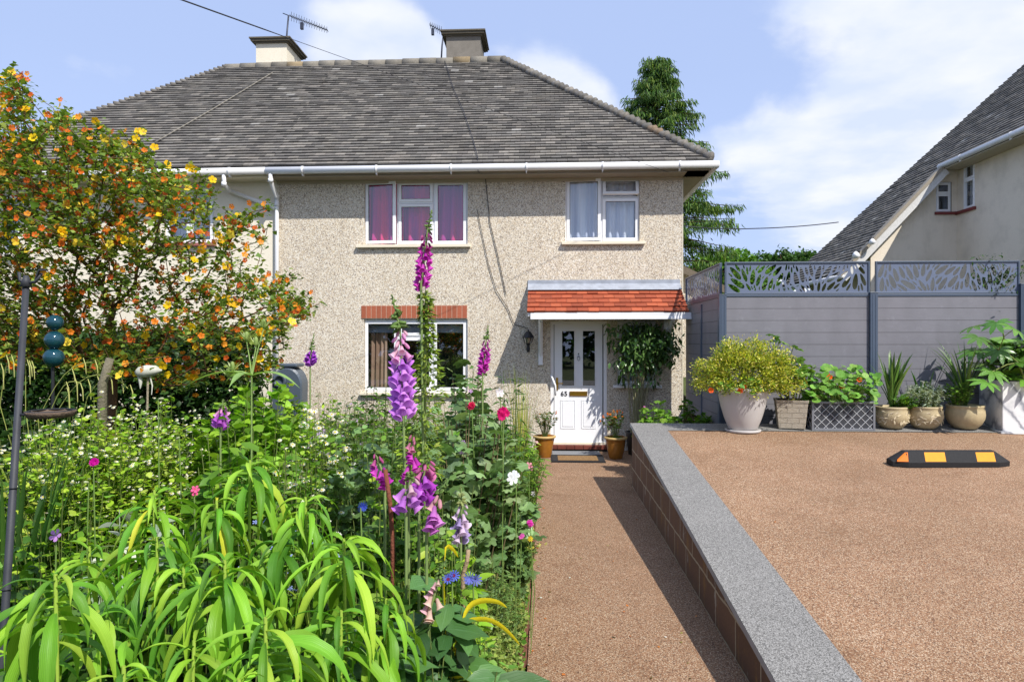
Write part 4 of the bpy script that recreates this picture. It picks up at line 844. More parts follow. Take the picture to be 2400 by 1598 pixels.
def bush(name,label,cat,loc,H,R_,stems,per,T,size,cols,group=None,flat=.3,start=.25,lean=.35,droop=.15,up=.35,roll=.7,stemc=C(96,110,56),sr=.004,mat_=LF,flowers=None,parent=None,ell=1.0,spread=.0,sj=.25):
    t=parent if parent is not None else empty(name,tuple(loc),label,cat,group)
    tips=mound_top(R_,H,stems,flat); tips[:,1]*=ell; base=tips*np.array((lean,lean,0)); q=MB(); lp=[];ld=[]
    for tp,b in zip(tips,base):
        mid=(b+tp)/2+np.array((*(tp-b)[:2]*-.12,H*.06))+rng.normal(0,.02*H,3); ts=np.linspace(0,1,6)
        cv=[(1-s_)**2*b+2*s_*(1-s_)*mid+s_*s_*tp for s_ in ts]; q.tube(cv,np.linspace(sr,sr*.45,6),4,stemc*rng.uniform(.8,1.2))
        s_=np.sort(rng.uniform(start,1.02,per))[:,None]; p=(1-s_)**2*b+2*s_*(1-s_)*mid+s_*s_*tp
        a=rng.uniform(0,6.28,per); d=np.stack([np.cos(a),np.sin(a),rng.normal(up,.35,per)-droop],1); lp.append(p+d*np.array((1,1,.3))*spread); ld.append(d)
    q.build('stems',STM,t); q=MB(); foliage(q,T,np.concatenate(lp),np.concatenate(ld),size,cols,roll,sj=sj); q.build('leaves',mat_,t)
    if flowers:
        FT,fs,fc,fn,fname,fup=flowers[:6]; idx=rng.integers(0,stems,fn); p=tips[idx]+rng.normal(0,.028,(fn,3))*np.array((1,1,.5))+np.array((0,0,fs*.4))
        Z=np.stack([rng.normal(0,.35,fn),rng.normal(-.25,.35,fn),np.full(fn,fup)],1); Z/=np.linalg.norm(Z,axis=1)[:,None]
        X=np.cross(Z,rng.normal(0,1,(fn,3))); X/=np.linalg.norm(X,axis=1)[:,None]; Y=np.cross(Z,X); sz=fs*rng.uniform(.75,1.2,fn)
        A=np.stack([X,Y,Z],2)*sz[:,None,None]; cen=flowers[6] if len(flowers)>6 else None
        if fn>100:
            q=MB(); q.inst(FT,A,p,pick(fc,fn,.06))
            if cen is not None: q.inst(ROUND,A*.34,p+Z*sz[:,None]*.07,pick([cen],fn,.05))
            q.build(fname,PET,t,kind='stuff')
        else:
            nm={'flowers':'flower','fruit':'fruit'}[fname]; ms=[]
            for c_ in pick(fc,min(fn,3),.05):
                q=MB(); I_=np.eye(3)[None]; q.inst(FT,I_,np.zeros((1,3)),[c_])
                if cen is not None: q.inst(ROUND,I_*.34,np.array([[0,0,.07]]),[cen])
                o=q.build(nm,PET); ms.append(o.data); bpy.data.objects.remove(o)
            for i in range(fn):
                o=bpy.data.objects.new(nm,ms[i%len(ms)]); col.objects.link(o); o.parent=t; a_=A[i]; o.matrix_local=Matrix([[*a_[0],p[i][0]],[*a_[1],p[i][1]],[*a_[2],p[i][2]],[0,0,0,1]])
    return t
G1=[C(96,138,40),C(78,120,36),C(120,158,54),C(66,104,34)]; G2=[C(70,104,44),C(56,90,40),C(88,122,56)]; GL=[C(150,184,50),C(132,170,42),C(172,198,66),C(110,150,40)]
GG=[C(112,142,96),C(98,130,84),C(128,156,108),C(86,116,76)]; GD=[C(48,78,34),C(40,66,30),C(60,92,40)]; GY=[C(186,192,70),C(170,180,60),C(204,204,90)]; SIL=[C(166,178,158),C(148,162,140),C(186,194,176)]

# ------------------------------------------------------------------ background trees
def conifer():
    b=at(1540,799,24.); x0=b[0]; top=at(1537,128,24.)[2]
    t=empty('conifer_tree',(x0,24.,0),'tall dark drooping conifer rising behind the right end of the house','tree')
    q=MB(); q.tube([(0,0,0),(.05,0,top*.5),(-.05,0,top-.3)],[.28,.17,.03],9,C(92,74,60)); 
    f=MB(); LP=[];LD=[];CC=[]
    z=1.2
    while z<top-.15:
        k=(top-z)/top; n=9
        for j in range(n):
            a=rng.uniform(0,6.28); L=(.35+4.6*(k**.85))*rng.uniform(.5,1.08)
            if L<.3: L=.3
            d=np.array((math.cos(a),math.sin(a),0)); p0=np.array((0,0,z))
            pts=[p0+d*L*s_+np.array((0,0,L*(.22*s_-.42*s_**2+ .16*s_**4))) for s_ in np.linspace(0,1,7)]
            q.tube(pts,np.linspace(.03,.006,7),4,C(80,64,50))
            m=int(78*L+30); s_=rng.uniform(.12,1,m)**.7
            c=np.array([np.interp(s_,np.linspace(0,1,7),[p[i] for p in pts]) for i in range(3)]).T
            sd=np.cross(d,(0,0,1)); w_=rng.normal(0,.2,(m,1))*(.4+L*.35)*(1.2-s_[:,None]); c=c+sd*w_+np.array((0,0,-1))*np.abs(w_)*.75
            LP.append(c+rng.normal(0,.05,(m,3))); LD.append(d*.35+sd*np.sign(w_)*.4+np.stack([np.zeros(m),np.zeros(m),rng.normal(-.75,.25,m)],1))
            CC.append(np.clip(pick([C(90,126,52),C(72,106,46),C(118,142,56),C(58,88,44)],m,.15)*(1+.0*s_[:,None]),0,1))
        z+=.17+.2*k*rng.uniform(.6,1.4)
    q.build('trunk',BARK,t); P=np.concatenate(LP);D=np.concatenate(LD); K=len(P); sz=.15*rng.uniform(.6,1.6,K)
    SPR=T_leaf(.5,3,.3,.5,.4); f.inst(SPR,frames(D,None,.9,sz)*np.array((.38,1,1)),P,np.concatenate(CC)); f.build('crown',LF,t)
conifer()
def round_tree(px,pytop,pw,y,label,cols,pyb=640,seed=0,n=900,ls=.22):
    c=at(px,pyb,y); tz=at(px,pytop,y)[2]; s_=y/1600; rx=pw*s_/2; z0=max(0,y*.02); h=tz-z0
    t=empty('broadleaf_tree',(c[0],y,z0),label,'tree','green trees beyond the fence')
    zc_=h-rx*.85; P=[]
    cl=[(rng.normal(0,.45,3)*np.array((rx,rx,rx*.55))+np.array((0,0,zc_)),rx*rng.uniform(.35,.6)) for _ in range(14)]
    pts=[]
    for c_,r_ in cl:
        v=rng.normal(0,1,(n//14,3)); v/=np.linalg.norm(v,axis=1)[:,None]; pts.append(c_+v*r_*rng.uniform(.7,1.05,(n//14,1))*np.array((1,1,.8)))
    pts=np.concatenate(pts); pts[:,2]=np.minimum(pts[:,2],h)
    node=np.concatenate([np.array([c_ for c_,_ in cl]),pts[::9]]); Pn,par=grow(node,(0,0,h*.25)); q,_=branch_mb(Pn,par,.22,.015,C(90,76,60)); q.tube([(0,0,-.5),(0,0,h*.25)],[.26,.2],9,C(90,76,60)); q.build('trunk',BARK,t)
    K=len(pts)*5; P=np.repeat(pts,5,0)+rng.normal(0,rx*.07,(K,3)); f=MB(); foliage(f,LEAFW,P,rng.normal(0,1,(K,3))+np.array((0,-.2,-.1)),ls,cols); f.build('crown',LF,t)
round_tree(1712,562,135,38,'broad mid-green tree just right of the conifer, above the side fence',[C(92,134,42),C(76,116,38),C(110,150,50)],n=1800,ls=.2)
round_tree(1805,600,78,44,'small dark rounded tree peeping over the first screen',[C(62,98,40),C(74,108,44)],n=900,ls=.2)
round_tree(1880,575,100,40,'dark tree half hidden behind the sweeping roof of the neighbouring house',[C(56,88,38),C(68,102,42)],n=1300,ls=.2)
round_tree(1760,640,200,26,'leafy green shrubbery seen through the cut-outs of the first screen',[C(96,134,50),C(76,112,44)],pyb=700,n=1400,ls=.14)

# unseen hedge added behind the viewer to keep bright ground out of window reflections
hg=empty('hedge',(0,-26,0),'unseen dark hedge added behind the viewer to darken the window reflections','hedge'); q=MB(); k=9000
P=np.stack([rng.uniform(-45,45,k),rng.normal(0,.8,k),rng.uniform(0,1,k)**.7*(4.2)],1); P[:,2]*=1+.25*np.sin(P[:,0]*.5)+.1*np.sin(P[:,0]*1.7); foliage(q,LEAFW,P,rng.normal(0,1,(k,3)),.75,GD); q.build('leaves',LF,hg)
# ------------------------------------------------------------------ pots and planters on the driveway
def roundpot(name,label,loc,prof,m,c,wob=None,n=40,group=None,cat='plant pot'):
    t=empty(name,tuple(loc),label,cat,group); q=MB(); q.lathe(prof,n,c,wob=wob); q.build('pot_body',m,t); return t
def soil(t,r,z): q=MB(); q.lathe([(0,z+.01),(r*.6,z+.012),(r,z)],20,(1,1,1)); q.build('potting_soil',SOIL,t)
def dpt(px,y): return np.array((at(px,1000,y)[0],y,zd(y)+.006))
def strip(t,name,pts_list,m,**k): pass
SMALL=T_leaf(.45,2,.2,.2,.45)
# 1 big pale pot
o=dpt(1741,8.12); o[2]=zd(7.98)
bp=empty('white_pot',tuple(o),'large smooth off-white tapering pot on a saucer beside the grey square pot','plant pot')
PW=m_plain('pale_pot',C(186,182,180),.5,0,.04,3,.3,.08)
q=MB(); q.lathe([(0,.03),(.150,.03),(.165,.05),(.212,.17),(.250,.30),(.276,.42),(.288,.50),(.285,.525),(.265,.53),(.262,.50),(.25,.46),(0,.46)],48); q.build('pot_body',PW,bp)
q=MB(); q.lathe([(0,0),(.18,0),(.198,.012),(.204,.035),(.194,.038),(.175,.02),(0,.02)],40); q.build('saucer',PW,bp); soil(bp,.25,.47)
YG=[C(196,196,60),C(180,184,50),C(214,208,96),C(150,164,48),C(222,214,128)]
t=empty('golden_shrub',tuple(o+(.0,.03,.47)),'round yellow-green shrub with tiny cream flecked leaves filling the large off-white pot','shrub')
k=520; v=rng.normal(0,1,(k,3)); v/=np.linalg.norm(v,axis=1)[:,None]; v[:,2]=np.abs(v[:,2])*1.0-.12*(v[:,2]<0); rr=rng.uniform(.55,1.05,(k,1)); tips=v*rr*np.array((.60,.40,.56))+np.array((.05,0,.06)); tips[:,2]=np.maximum(tips[:,2],-.05)
Pn,par=grow(tips,(0,0,-.05)); q,_=branch_mb(Pn,par,.012,.0016,C(110,92,60),4); q.build('stems',BARK,t)
K=k*48; P=np.repeat(tips,48,0)+rng.normal(0,.035,(K,3)); dd=np.repeat(v,48,0)+rng.normal(0,.6,(K,3))+np.array((0,0,.25)); q=MB(); foliage(q,SMALL,P,dd,.030,YG+[C(112,134,40),C(92,118,38)],jit=.2); q.build('leaves',LF,t)
def nasturtium(name,label,loc,n,spread,leaf=.055,fl=4,hang=.0,zr=(.0,.25),fpos=None,rx=1.,group=None):
    t=empty(name,tuple(loc),label,'flowering plant',group); q=MB(); P=[];
    for i in range(n):
        a=rng.uniform(0,6.28); r=spread*math.sqrt(rng.random()); p=np.array((r*math.cos(a)*rx,r*math.sin(a)*.55-.06,rng.uniform(*zr)*(1-.4*(r/spread)))); P.append(p)
        q.tube([(p[0]*.3,p[1]*.3,-.03),p*np.array((.7,.7,.6)),p],.0022,4,C(130,150,70))
    q.build('stems',STM,t); P=np.array(P); nn=np.stack([rng.normal(0,.5,n),rng.normal(-.55,.4,n),np.full(n,1.)],1); nn/=np.linalg.norm(nn,axis=1)[:,None]
    X=np.cross(nn,rng.normal(0,1,(n,3))); X/=np.linalg.norm(X,axis=1)[:,None]; Y=np.cross(nn,X); q=MB(); q.inst(ROUND,np.stack([X,Y,nn],2)*(leaf*rng.uniform(.6,1.35,n))[:,None,None],P,pick([C(120,166,70),C(100,150,60),C(140,182,86)],n,.1)); q.build('leaves',LF,t)
    for i in range(fl):
        p=np.array(fpos[i]) if fpos is not None else P[rng.integers(n)]+np.array((0,-.05,.03)); q=MB(); d=np.array([[rng.normal(0,.3),-1,rng.normal(.2,.2)]]); A=frames(d,None,.2,.062); A=A[:,:,[0,2,1]]; q.inst(T_flower(5,.4,.85),A,p[None],pick([C(244,96,26)],1,.05)); q.inst(TINY,A*.22,p[None]+(0,-.004,0),[C(250,190,40)]); q.build('flower',PET,t)
    return t
nasturtium('nasturtium','nasturtium with three orange flowers trailing over the left rim of the large off-white pot',o+(-.05,-.16,.50),70,.27,.055,3,0,(-.02,.18),[(-.02,-.13,.05),(-.06,-.12,.0),(-.37,-.05,.0)],1.1)
# 2 square stone-look pot
def m_stone(name,c):
    m,n,p,o_=mat(name); v=objco(n); t_=N(n,'ShaderNodeTexCoord'); mp=N(n,'ShaderNodeMapping'); n.links.new(t_.outputs['Object'],mp.inputs[0]); mp.inputs['Rotation'].default_value=(R(90),0,0)
    b=N(n,'ShaderNodeTexBrick'); n.links.new(mp.outputs[0],b.inputs['Vector']); b.inputs['Scale'].default_value=1; b.inputs['Brick Width'].default_value=.13; b.inputs['Row Height'].default_value=.062; b.inputs['Mortar Size'].default_value=.005; b.offset=.4
    c=np.array(c); f=noise(n,objco(n,(1,1,5)),24,5,.6,.8); cc=mixc(n,f,c*.72,c*1.12); cc=mixc(n,b.outputs['Fac'],cc,c*.72); n.links.new(cc,p.inputs['Base Color']); p.inputs['Roughness'].default_value=.9
    ad=N(n,'ShaderNodeMath',operation='SUBTRACT'); n.links.new(f,ad.inputs[0]); n.links.new(b.outputs['Fac'],ad.inputs[1]); bump(n,p,ad.outputs[0],.9,.012); return m
STONE=m_stone('carved_stone',C(178,168,152))
o=dpt(1853,8.30); sp=empty('square_pot',tuple(o),'square stone-effect pot with carved brick pattern, beside the large off-white pot','plant pot'); sp.rotation_euler=(0,0,R(-14))
q=MB(); a_,b_,h_=.145,.175,.335
def frust(q,a,b,z0,z1,c=(1,1,1),top=True): 
    V=[(-a,-a,z0),(a,-a,z0),(a,a,z0),(-a,a,z0),(-b,-b,z1),(b,-b,z1),(b,b,z1),(-b,b,z1)]; q.add(V,[(0,1,5,4),(1,2,6,5),(2,3,7,6),(3,0,4,7)]+([(4,5,6,7)] if top else []),c)
frust(q,a_,b_,0,h_-.03); frust(q,b_+.004,b_+.008,h_-.032,h_,top=False); V=b_+.008; W_=b_-.02
q.add([(-V,-V,h_),(V,-V,h_),(V,V,h_),(-V,V,h_),(-W_,-W_,h_-.004),(W_,-W_,h_-.004),(W_,W_,h_-.004),(-W_,W_,h_-.004),],[(0,1,5,4),(1,2,6,5),(2,3,7,6),(3,0,4,7)]); q.build('pot_body',STONE,sp,bevel=.006)
q=MB(); q.quad((-W_,-W_,h_-.02),(W_,-W_,h_-.02),(W_,W_,h_-.02),(-W_,W_,h_-.02)); q.build('potting_soil',SOIL,sp)
t=bush('broad_leaved_shrub','leggy shrub with broad glossy green leaves rising from the square stone-effect pot','shrub',o+(0,.0,.31),.62,.30,9,11,LOBE,.13,[C(96,136,54),C(130,164,80),C(72,110,44)],start=.35,up=.2,stemc=C(120,112,70),sr=.008,mat_=LFG,ell=.6)
# extra raised leafy shoots as in the photograph
q=MB(); P=[];D=[]
for px_,py_ in ((1830,800),(1860,815),(1812,790),(1880,850),(1850,835),(1905,870),(1893,895),(1925,905),(1870,860),(1840,850),(1815,830),(1930,880),(1905,935),(1830,905)):
    p=at(px_,py_,8.28)-o-(0,0,.31); 
    c0_=len(P); q=MB()
    for _ in range(4): P.append(p+rng.normal(0,.012,3)); a=rng.uniform(0,6.28); D.append((math.cos(a),math.sin(a)-.4,rng.normal(0,.3)))
    foliage(q,LOBE,np.array(P[c0_:]),np.array(D[c0_:]),.115,[C(86,128,48),C(112,150,66),C(66,104,40)]); q.build('leaf_cluster',LFG,t)
Pn,par=grow(np.array(P)[::4],(0,0,0)); q,_=branch_mb(Pn,par,.012,.004,C(96,110,56),5); q.build('side_stems',STM,t)
# 3 lattice trough
x0_,x1_=at(1903,1000,8.13)[0],at(2052,1000,8.13)[0]; o=np.array(((x0_+x1_)/2,8.13,zd(8.13)+.006)); hw=(x1_-x0_)/2; h=.34
tr=empty('trough_planter',tuple(o),'rectangular grey metal trough with diagonal lattice sides holding nasturtiums','planter')
LEAD=m_plain('lead_grey',C(120,122,128),.5,.3,.1,14); LEADD=m_plain('lead_dark',C(58,60,66),.6,.2,.1,10); LITE=m_plain('lattice_grey',C(176,178,182),.45,.2,.08,20)
q=MB(); q.box(-hw+.012,hw-.012,.012,.34,.01,h-.02); q.build('trough_body',LEADD,tr)
q=MB(); frame(q,-hw,hw,0,h,0,.02,.026); frame(q,-hw,hw,0,h,.332,.352,.026)
q.box(-hw,-hw+.02,.02,.332,h-.026,h); q.box(hw-.02,hw,.02,.332,h-.026,h); q.box(-hw,-hw+.02,.02,.332,0,.026); q.box(hw-.02,hw,.02,.332,0,.026); q.build('trough_frame',LEAD,tr,bevel=.003)
q=MB(); 
def lat(q,w,h0,h1,fn,st=.10):
    H=h1-h0
    k=-H
    while k<w:
        for sg in (1,-1):
            p=[]
            for s_ in (0,H):
                x=k+s_
                p.append((x,s_))
            (xa,za),(xb,zb)=p
            if xa<0: za+= -xa; xa=0
            if xb>w: zb-= xb-w; xb=w
            if zb-za>.01:
                if sg==-1: A_=(w-xa,za); B_=(w-xb,zb)
                else: A_=(xa,za); B_=(xb,zb)
                q.tube([fn(A_[0],h0+A_[1],sg),fn(B_[0],h0+B_[1],sg)],.0042,5)
        k+=st
lat(q,2*hw-.052,.026,h-.026,lambda x,z,s_:(-hw+.026+x,.009-.002*s_,z)); lat(q,.312,.026,h-.026,lambda x,z,s_:(-hw+.009-.002*s_,.02+x,z)); q.build('lattice',LITE,tr)
nasturtium('nasturtium','bushy nasturtium with orange flowers and round leaves filling the lattice trough',o+(0,.15,h-.02),280,.44,.078,4,0,(.0,.52),[(-.17,-.10,.33),(-.14,-.10,.30),(.19,-.12,.27),(-.02,-.15,.2)],1.0)
bush('trailing_plant','fine grey-green foliage trailing over the front rim of the lattice trough','plant',o+(.06,.05,h-.05),.12,.24,60,22,LEAFN,.035,[C(96,128,76),C(120,146,100)],ell=.35,start=0.,up=.2)
# 4-6 round carved pots
RP=[(0,0),(.10,0),(.115,.012),(.155,.05),(.185,.11),(.192,.16),(.186,.205),(.178,.235),(.186,.245),(.186,.262),(.166,.264),(.16,.235),(0,.225)]
def vw(t,z): return 1+(.02*math.sin(t*9+3*math.sin(z*40))*(.05<z<.22)+.012*math.sin(t*23+z*90)*(.06<z<.2))
for px_,s_,lab,wob in ((2090,.98,'leftmost round buff pot with leaf carving, next to the lattice trough',vw),(2167,1.0,'middle round buff pot with leaf carving, holding silvery foliage',vw),(2262,1.06,'right round buff pot with plainer banding, next to the marble planter',lambda t,z:1+.008*math.sin(t*16)*(z>.12))):
    o=dpt(px_,8.29); t=empty('round_pot',tuple(o),lab,'plant pot','round buff pots along the fence'); q=MB(); q.lathe([(r*s_,z*s_) for r,z in RP],64,C(176,160,126),wob=wob)
    q.build('pot_body',TERR,t); soil(t,.16*s_,.235*s_)
    if px_!=2262:
        q=MB()
        for k in range(46):
            th=rng.uniform(math.pi*1.02,math.pi*1.98); zz=rng.uniform(.075,.2)*s_; rr_=np.interp(zz/s_,[r[1] for r in RP[1:7]],[r[0] for r in RP[1:7]])*s_*1.012
            p=np.array((rr_*math.cos(th),rr_*math.sin(th),zz)); nr=np.array((math.cos(th),math.sin(th),0.)); d=np.cross(nr,(0,0,1))*rng.normal(0,1)+np.array((0,0,rng.normal(0,.6))); q.inst(T_leaf(.35,3,-.5,.0,.5),frames(d[None],nr[None],.05,.055),p[None],[C(206,190,158)])
        q.build('leaf_relief',TERR,t,label='raised pale leaf carving')
def blades(name,label,loc,n,H,spread,w=.022,cols=G1,arch=.25,cat='plant',rmin=.02,mat_=LFG,jit=.15,front=0,group=None,top=None,parent=None):
    t=parent or empty(name,tuple(loc),label,cat,group); q=MB()
    for i in range(n):
        a=rng.uniform(0,6.28); L=H*rng.uniform(.6,1.05); ou=spread*rng.uniform(.25,1.0); d=np.array((math.cos(a),math.sin(a),0)); b=d*rmin*rng.uniform(.2,1)
        ts=np.linspace(0,1,8); ar=arch*rng.uniform(.4,1.5)
        pts=[b+d*ou*s_**1.6+np.array((0,0,L*(s_-ar*s_**3))) for s_ in ts]; wd=w*rng.uniform(.7,1.2)*np.array([.55,.8,.95,1,.95,.8,.5,.04]); sd=np.cross(d,(0,0,1))+rng.normal(0,.3,3)
        q.ribbon(pts,wd,sd,pick(cols,1,jit)[0],.18)
    q.build('blades',mat_,t); return t
SW_=[C(88,124,52),C(70,104,44),C(110,144,64),C(60,92,40)]
o=dpt(2090,8.29); blades('sword_leaved_plant','clump of upright broad sword leaves in the leftmost round buff pot','plant',n=44,H=.72,spread=.25,w=.042,cols=SW_,arch=.08,loc=o+(-.01,0,.2)) if False else None
blades('sword_leaved_plant','clump of upright broad sword leaves in the leftmost round buff pot',o+(0,0,.2),46,.74,.26,.042,SW_,.08)
bush('trailing_geranium','lobed green foliage spilling over the right rim of the leftmost round buff pot','plant',o+(.10,-.06,.22),.22,.17,26,10,LOBE,.045,G1,flat=.6)
o=dpt(2167,8.29); bush('silver_foliage_plant','bushy silver-grey small-leaved plant in the middle round buff pot','plant',o+(0,-.01,.2),.38,.24,90,22,LEAFN,.045,SIL,start=.2,flat=.35)
blades('spiky_leaves','few upright pointed leaves behind the silver foliage in the middle buff pot',o+(0,.06,.22),9,.5,.12,.032,G1,.05,rmin=.06)
o=dpt(2262,8.29); blades('arching_iris','tall narrow arching strap leaves in the right round buff pot',o+(0,0,.24),46,.88,.42,.020,SW_,.16)
bush('small_leaved_herb','low bushy green herb at the left rim of the right round buff pot','plant',o+(-.1,-.04,.24),.34,.2,40,16,LEAF,.035,G1,flat=.4)
# 7 marble planter and fatsia
def m_marble():
    m,n,p,o_=mat('marble'); v=objco(n,(1,1,1),(.3,.7,.2)); w_=N(n,'ShaderNodeTexWave'); n.links.new(v,w_.inputs['Vector']); w_.inputs['Scale'].default_value=1.6; w_.inputs['Distortion'].default_value=9; w_.inputs['Detail'].default_value=5; w_.inputs['Detail Scale'].default_value=1.4
    c=ramp(n,w_.outputs['Fac'],[(0,C(150,152,158)),(.12,C(206,206,208)),(.4,C(228,228,228)),(1,C(236,235,233))]); f=noise(n,v,5,6,.7); c=mixc(n,ramp(n,f,[(.5,(0,0,0)),(.75,(.6,.6,.6))]),c,C(164,166,174)); n.links.new(c,p.inputs['Base Color']); p.inputs['Roughness'].default_value=.25; return m
MARB=m_marble(); c_=at(2362,1018,8.0); o=np.array((c_[0]+.32,8.0+.30,zd(8.0)+.006)); mp_=empty('marble_planter',tuple(o),'square white marble planter with grey veins at the right end of the row of pots','planter')
mp_.location=tuple(o); mp_.rotation_euler=(0,0,R(-8)); q=MB(); q.box(-.30,.30,-.28,.28,.03,.60); q.build('planter_body',MARB,mp_,bevel=.006); q=MB(); q.box(-.33,.33,-.31,.31,0,.03); q.build('planter_base',MARB,mp_,bevel=.005); q=MB(); q.box(-.26,.26,-.24,.24,.60,.606); q.build('potting_soil',SOIL,mp_)
def T_fatsia():
    V=[];Fc=[];UV=[];b=0
    for k in range(8):
        a=-2.2+4.4*k/7; L=1-.12*abs(a); T=T_leaf(.30,5,.12,.22,.55,.0); v=T['v']*np.array((L,L,L)); ca,sa=math.cos(-a),math.sin(-a); V.append(np.stack([v[:,0]*ca-v[:,1]*sa,v[:,0]*sa+v[:,1]*ca,v[:,2]+.01*(k%2)],1)); UV.append(T['uv']); Fc+= [tuple(x+b for x in T['l'][i*4:i*4+4]) for i in range(len(T['n']))]; b+=len(v)
    return tmpl(np.concatenate(V),Fc,np.concatenate(UV))
FATS=T_fatsia(); LFF=m_leaf('fatsia_leaf',.22,.25,.35,.6)
t=empty('fatsia_shrub',tuple(o+(0,0,.58)),'large glossy hand-shaped leaves of a shrub growing from the marble planter','shrub'); P=[];D=[];U_=[]
for px_,py_ in ((2330,755),(2300,790),(2350,795),(2392,800),(2285,765),(2375,770),(2310,820),(2350,845),(2390,850),(2300,850),(2330,870),(2375,880),(2410,830),(2420,780),(2440,860),(2460,800),(2345,820),(2290,820),(2400,890),(2350,905),(2318,895),(2430,900)):
    yy=8.1+rng.uniform(-.28,.3); p=at(px_+rng.uniform(-8,8),py_,yy)-o-(0,0,.58); P.append(p); h_=p*np.array((1,1,0)); D.append((h_[0]*1.2+rng.normal(0,.35)-.15,h_[1]*1.2-.6+rng.normal(0,.3),rng.normal(-.15,.25))); U_.append((rng.normal(0,.25),-.5,1))
P=np.array(P); k=len(P); q=MB(); q.inst(FATS,frames(np.array(D),np.array(U_),.3,.23*rng.uniform(.8,1.15,k)),P,pick([C(96,138,52),C(78,120,42),C(116,156,70)],k,.1)); q.build('leaves',LFF,t)
Pn,par=grow(P,(0,0,0)); q,_=branch_mb(Pn,par,.02,.005,C(110,120,60),6); q.build('stems',STM,t)
k=80; P2=np.stack([rng.uniform(-.35,.5,k),rng.uniform(-.28,.3,k),rng.uniform(.05,.5,k)],1); q=MB(); q.inst(FATS,frames(np.stack([rng.normal(0,1,k),rng.normal(-.3,1,k),rng.normal(-.2,.3,k)],1),None,.6,.19*rng.uniform(.6,1.1,k)),P2,pick([C(96,136,50),C(78,116,42)],k,.12)); q.build('inner_leaves',LFF,t)
# climber on the right screen
cl=empty('climbing_plant',(at(2340,650,YF)[0],YF+.08,.8),'small leafy climber growing through the right screen of the fence','climber'); P=[]
for _ in range(90):
    px_,py_=random.gauss(2325,28),random.gauss(655,30); 
    if py_<605 and random.random()<.6: continue
    P.append(at(px_,py_,YF+random.uniform(.03,.14))-np.array(cl.location))
P=np.array(P); Pn,par=grow(P,(0,0,0)); q,_=branch_mb(Pn,par,.012,.002,C(90,80,60),4); q.build('stems',BARK,cl); q=MB(); K=len(P)*9; foliage(q,LEAF,np.repeat(P,9,0)+rng.normal(0,.045,(K,3)),rng.normal(0,1,(K,3)),.042,G2+GD); q.build('leaves',LF,cl)
# plants at the corner between the house and the retaining wall
bush('bleeding_heart','fresh green lobed-leaf plant with small pink flowers at the far corner of the retaining wall','plant',(at(1530,900,9.1)[0],9.1,.0),1.06,.26,34,12,LOBE,.085,[C(132,172,66),C(112,156,56)],flat=.3,start=.45,ell=.7,flowers=(FL5F,.035,[C(222,130,190)],12,'flowers',1))
bush('shady_plant','dim green leafy plant in the shade below the side fence','plant',(at(1612,900,9.3)[0],9.2,.0),1.02,.36,44,14,LOBE,.08,G1,flat=.3,start=.4,ell=.6,flowers=(FL5F,.03,[C(210,130,170)],6,'flowers',1))
# climbing shrub right of the door
o=np.array((at(1492,960,10.8)[0],10.8,0)); q=MB(); pt=empty('black_tub',tuple(o),'black plastic tub of the tall shrub beside the front door','plant pot'); q.lathe([(0,0),(.13,0),(.17,.34),(.18,.36),(.165,.36),(.155,.33),(0,.32)],28); q.build('pot_body',m_plain('black_plastic',(.02,.02,.022),.5),pt)
t=empty('tall_shrub',tuple(o+(0,0,.32)),'tall many-stemmed shrub with drooping dark leaves in front of the small window beside the door','shrub'); P=[];q=MB()
for _ in range(250):
    px_,py_=random.gauss(1512,40),random.gauss(808,34)
    if not(1425<px_<1592 and 756<py_<900): continue
    if py_>850 and abs(px_-1500)>45: continue
    P.append(at(px_,py_,10.8+random.uniform(-.12,.22))-np.array(t.location))
P=np.array(P)
for p in P[::5]:
    b=np.array((rng.normal(0,.04),rng.normal(0,.04),0)); m=(b*1.5+p*np.array((.35,.35,.62))); q.tube([b,m,p],[.007,.005,.003],5,C(150,146,112))
q.build('stems',BARK,t); q=MB(); K=len(P)*13; foliage(q,LEAF,np.repeat(P,13,0)+rng.normal(0,.045,(K,3)),np.stack([rng.normal(0,.7,K),rng.normal(-.3,.6,K),rng.normal(-.7,.4,K)],1),.085,[C(72,104,50),C(56,86,42),C(100,132,70)]); q.build('leaves',LFG,t)
# glazed pots by the door
GP=[(0,0),(.095,0),(.10,.01),(.125,.12),(.145,.24),(.15,.29),(.172,.30),(.174,.325),(.15,.33),(.14,.30),(0,.285)]
for px_,y_,lab in ((1443,10.42,'amber glazed pot at the right of the front door holding a small orange tree'),(1276,10.5,'amber glazed pot at the left of the front door, half hidden by the border')):
    o=np.array((at(px_,1050,y_)[0],y_,0.)); t=empty('glazed_pot',tuple(o),lab,'plant pot','amber glazed pots either side of the door'); q=MB(); q.lathe(GP,40,C(150,98,34)); q.build('pot_body',GLAZ,t); soil(t,.14,.29)
    q=MB(); q.lathe([(.15,.29),(.174,.30),(.176,.326),(.15,.331)],40,C(190,160,104)); q.build('pot_rim',TERR,t)
    fc=[C(236,140,30)]
    bush('small_citrus' if px_==1443 else 'small_rose',('little orange tree with orange fruit' if px_==1443 else 'thin young shrub with few leaves')+(' in the right-hand glazed pot' if px_==1443 else ' in the left-hand glazed pot'),'shrub',o+(0,0,.29),.46,.20,22,14,LEAF,.045,G2+[C(120,100,50)],start=.45,flat=.25,lean=.1,flowers=(BUD,.04,fc,26 if px_==1443 else 3,'fruit',-.3))
    if px_==1443: bush('moss_clump','bright green low foliage round the base of the little orange tree','plant',o+(0,0,.28),.06,.12,60,8,TINY,.02,G1,start=0)
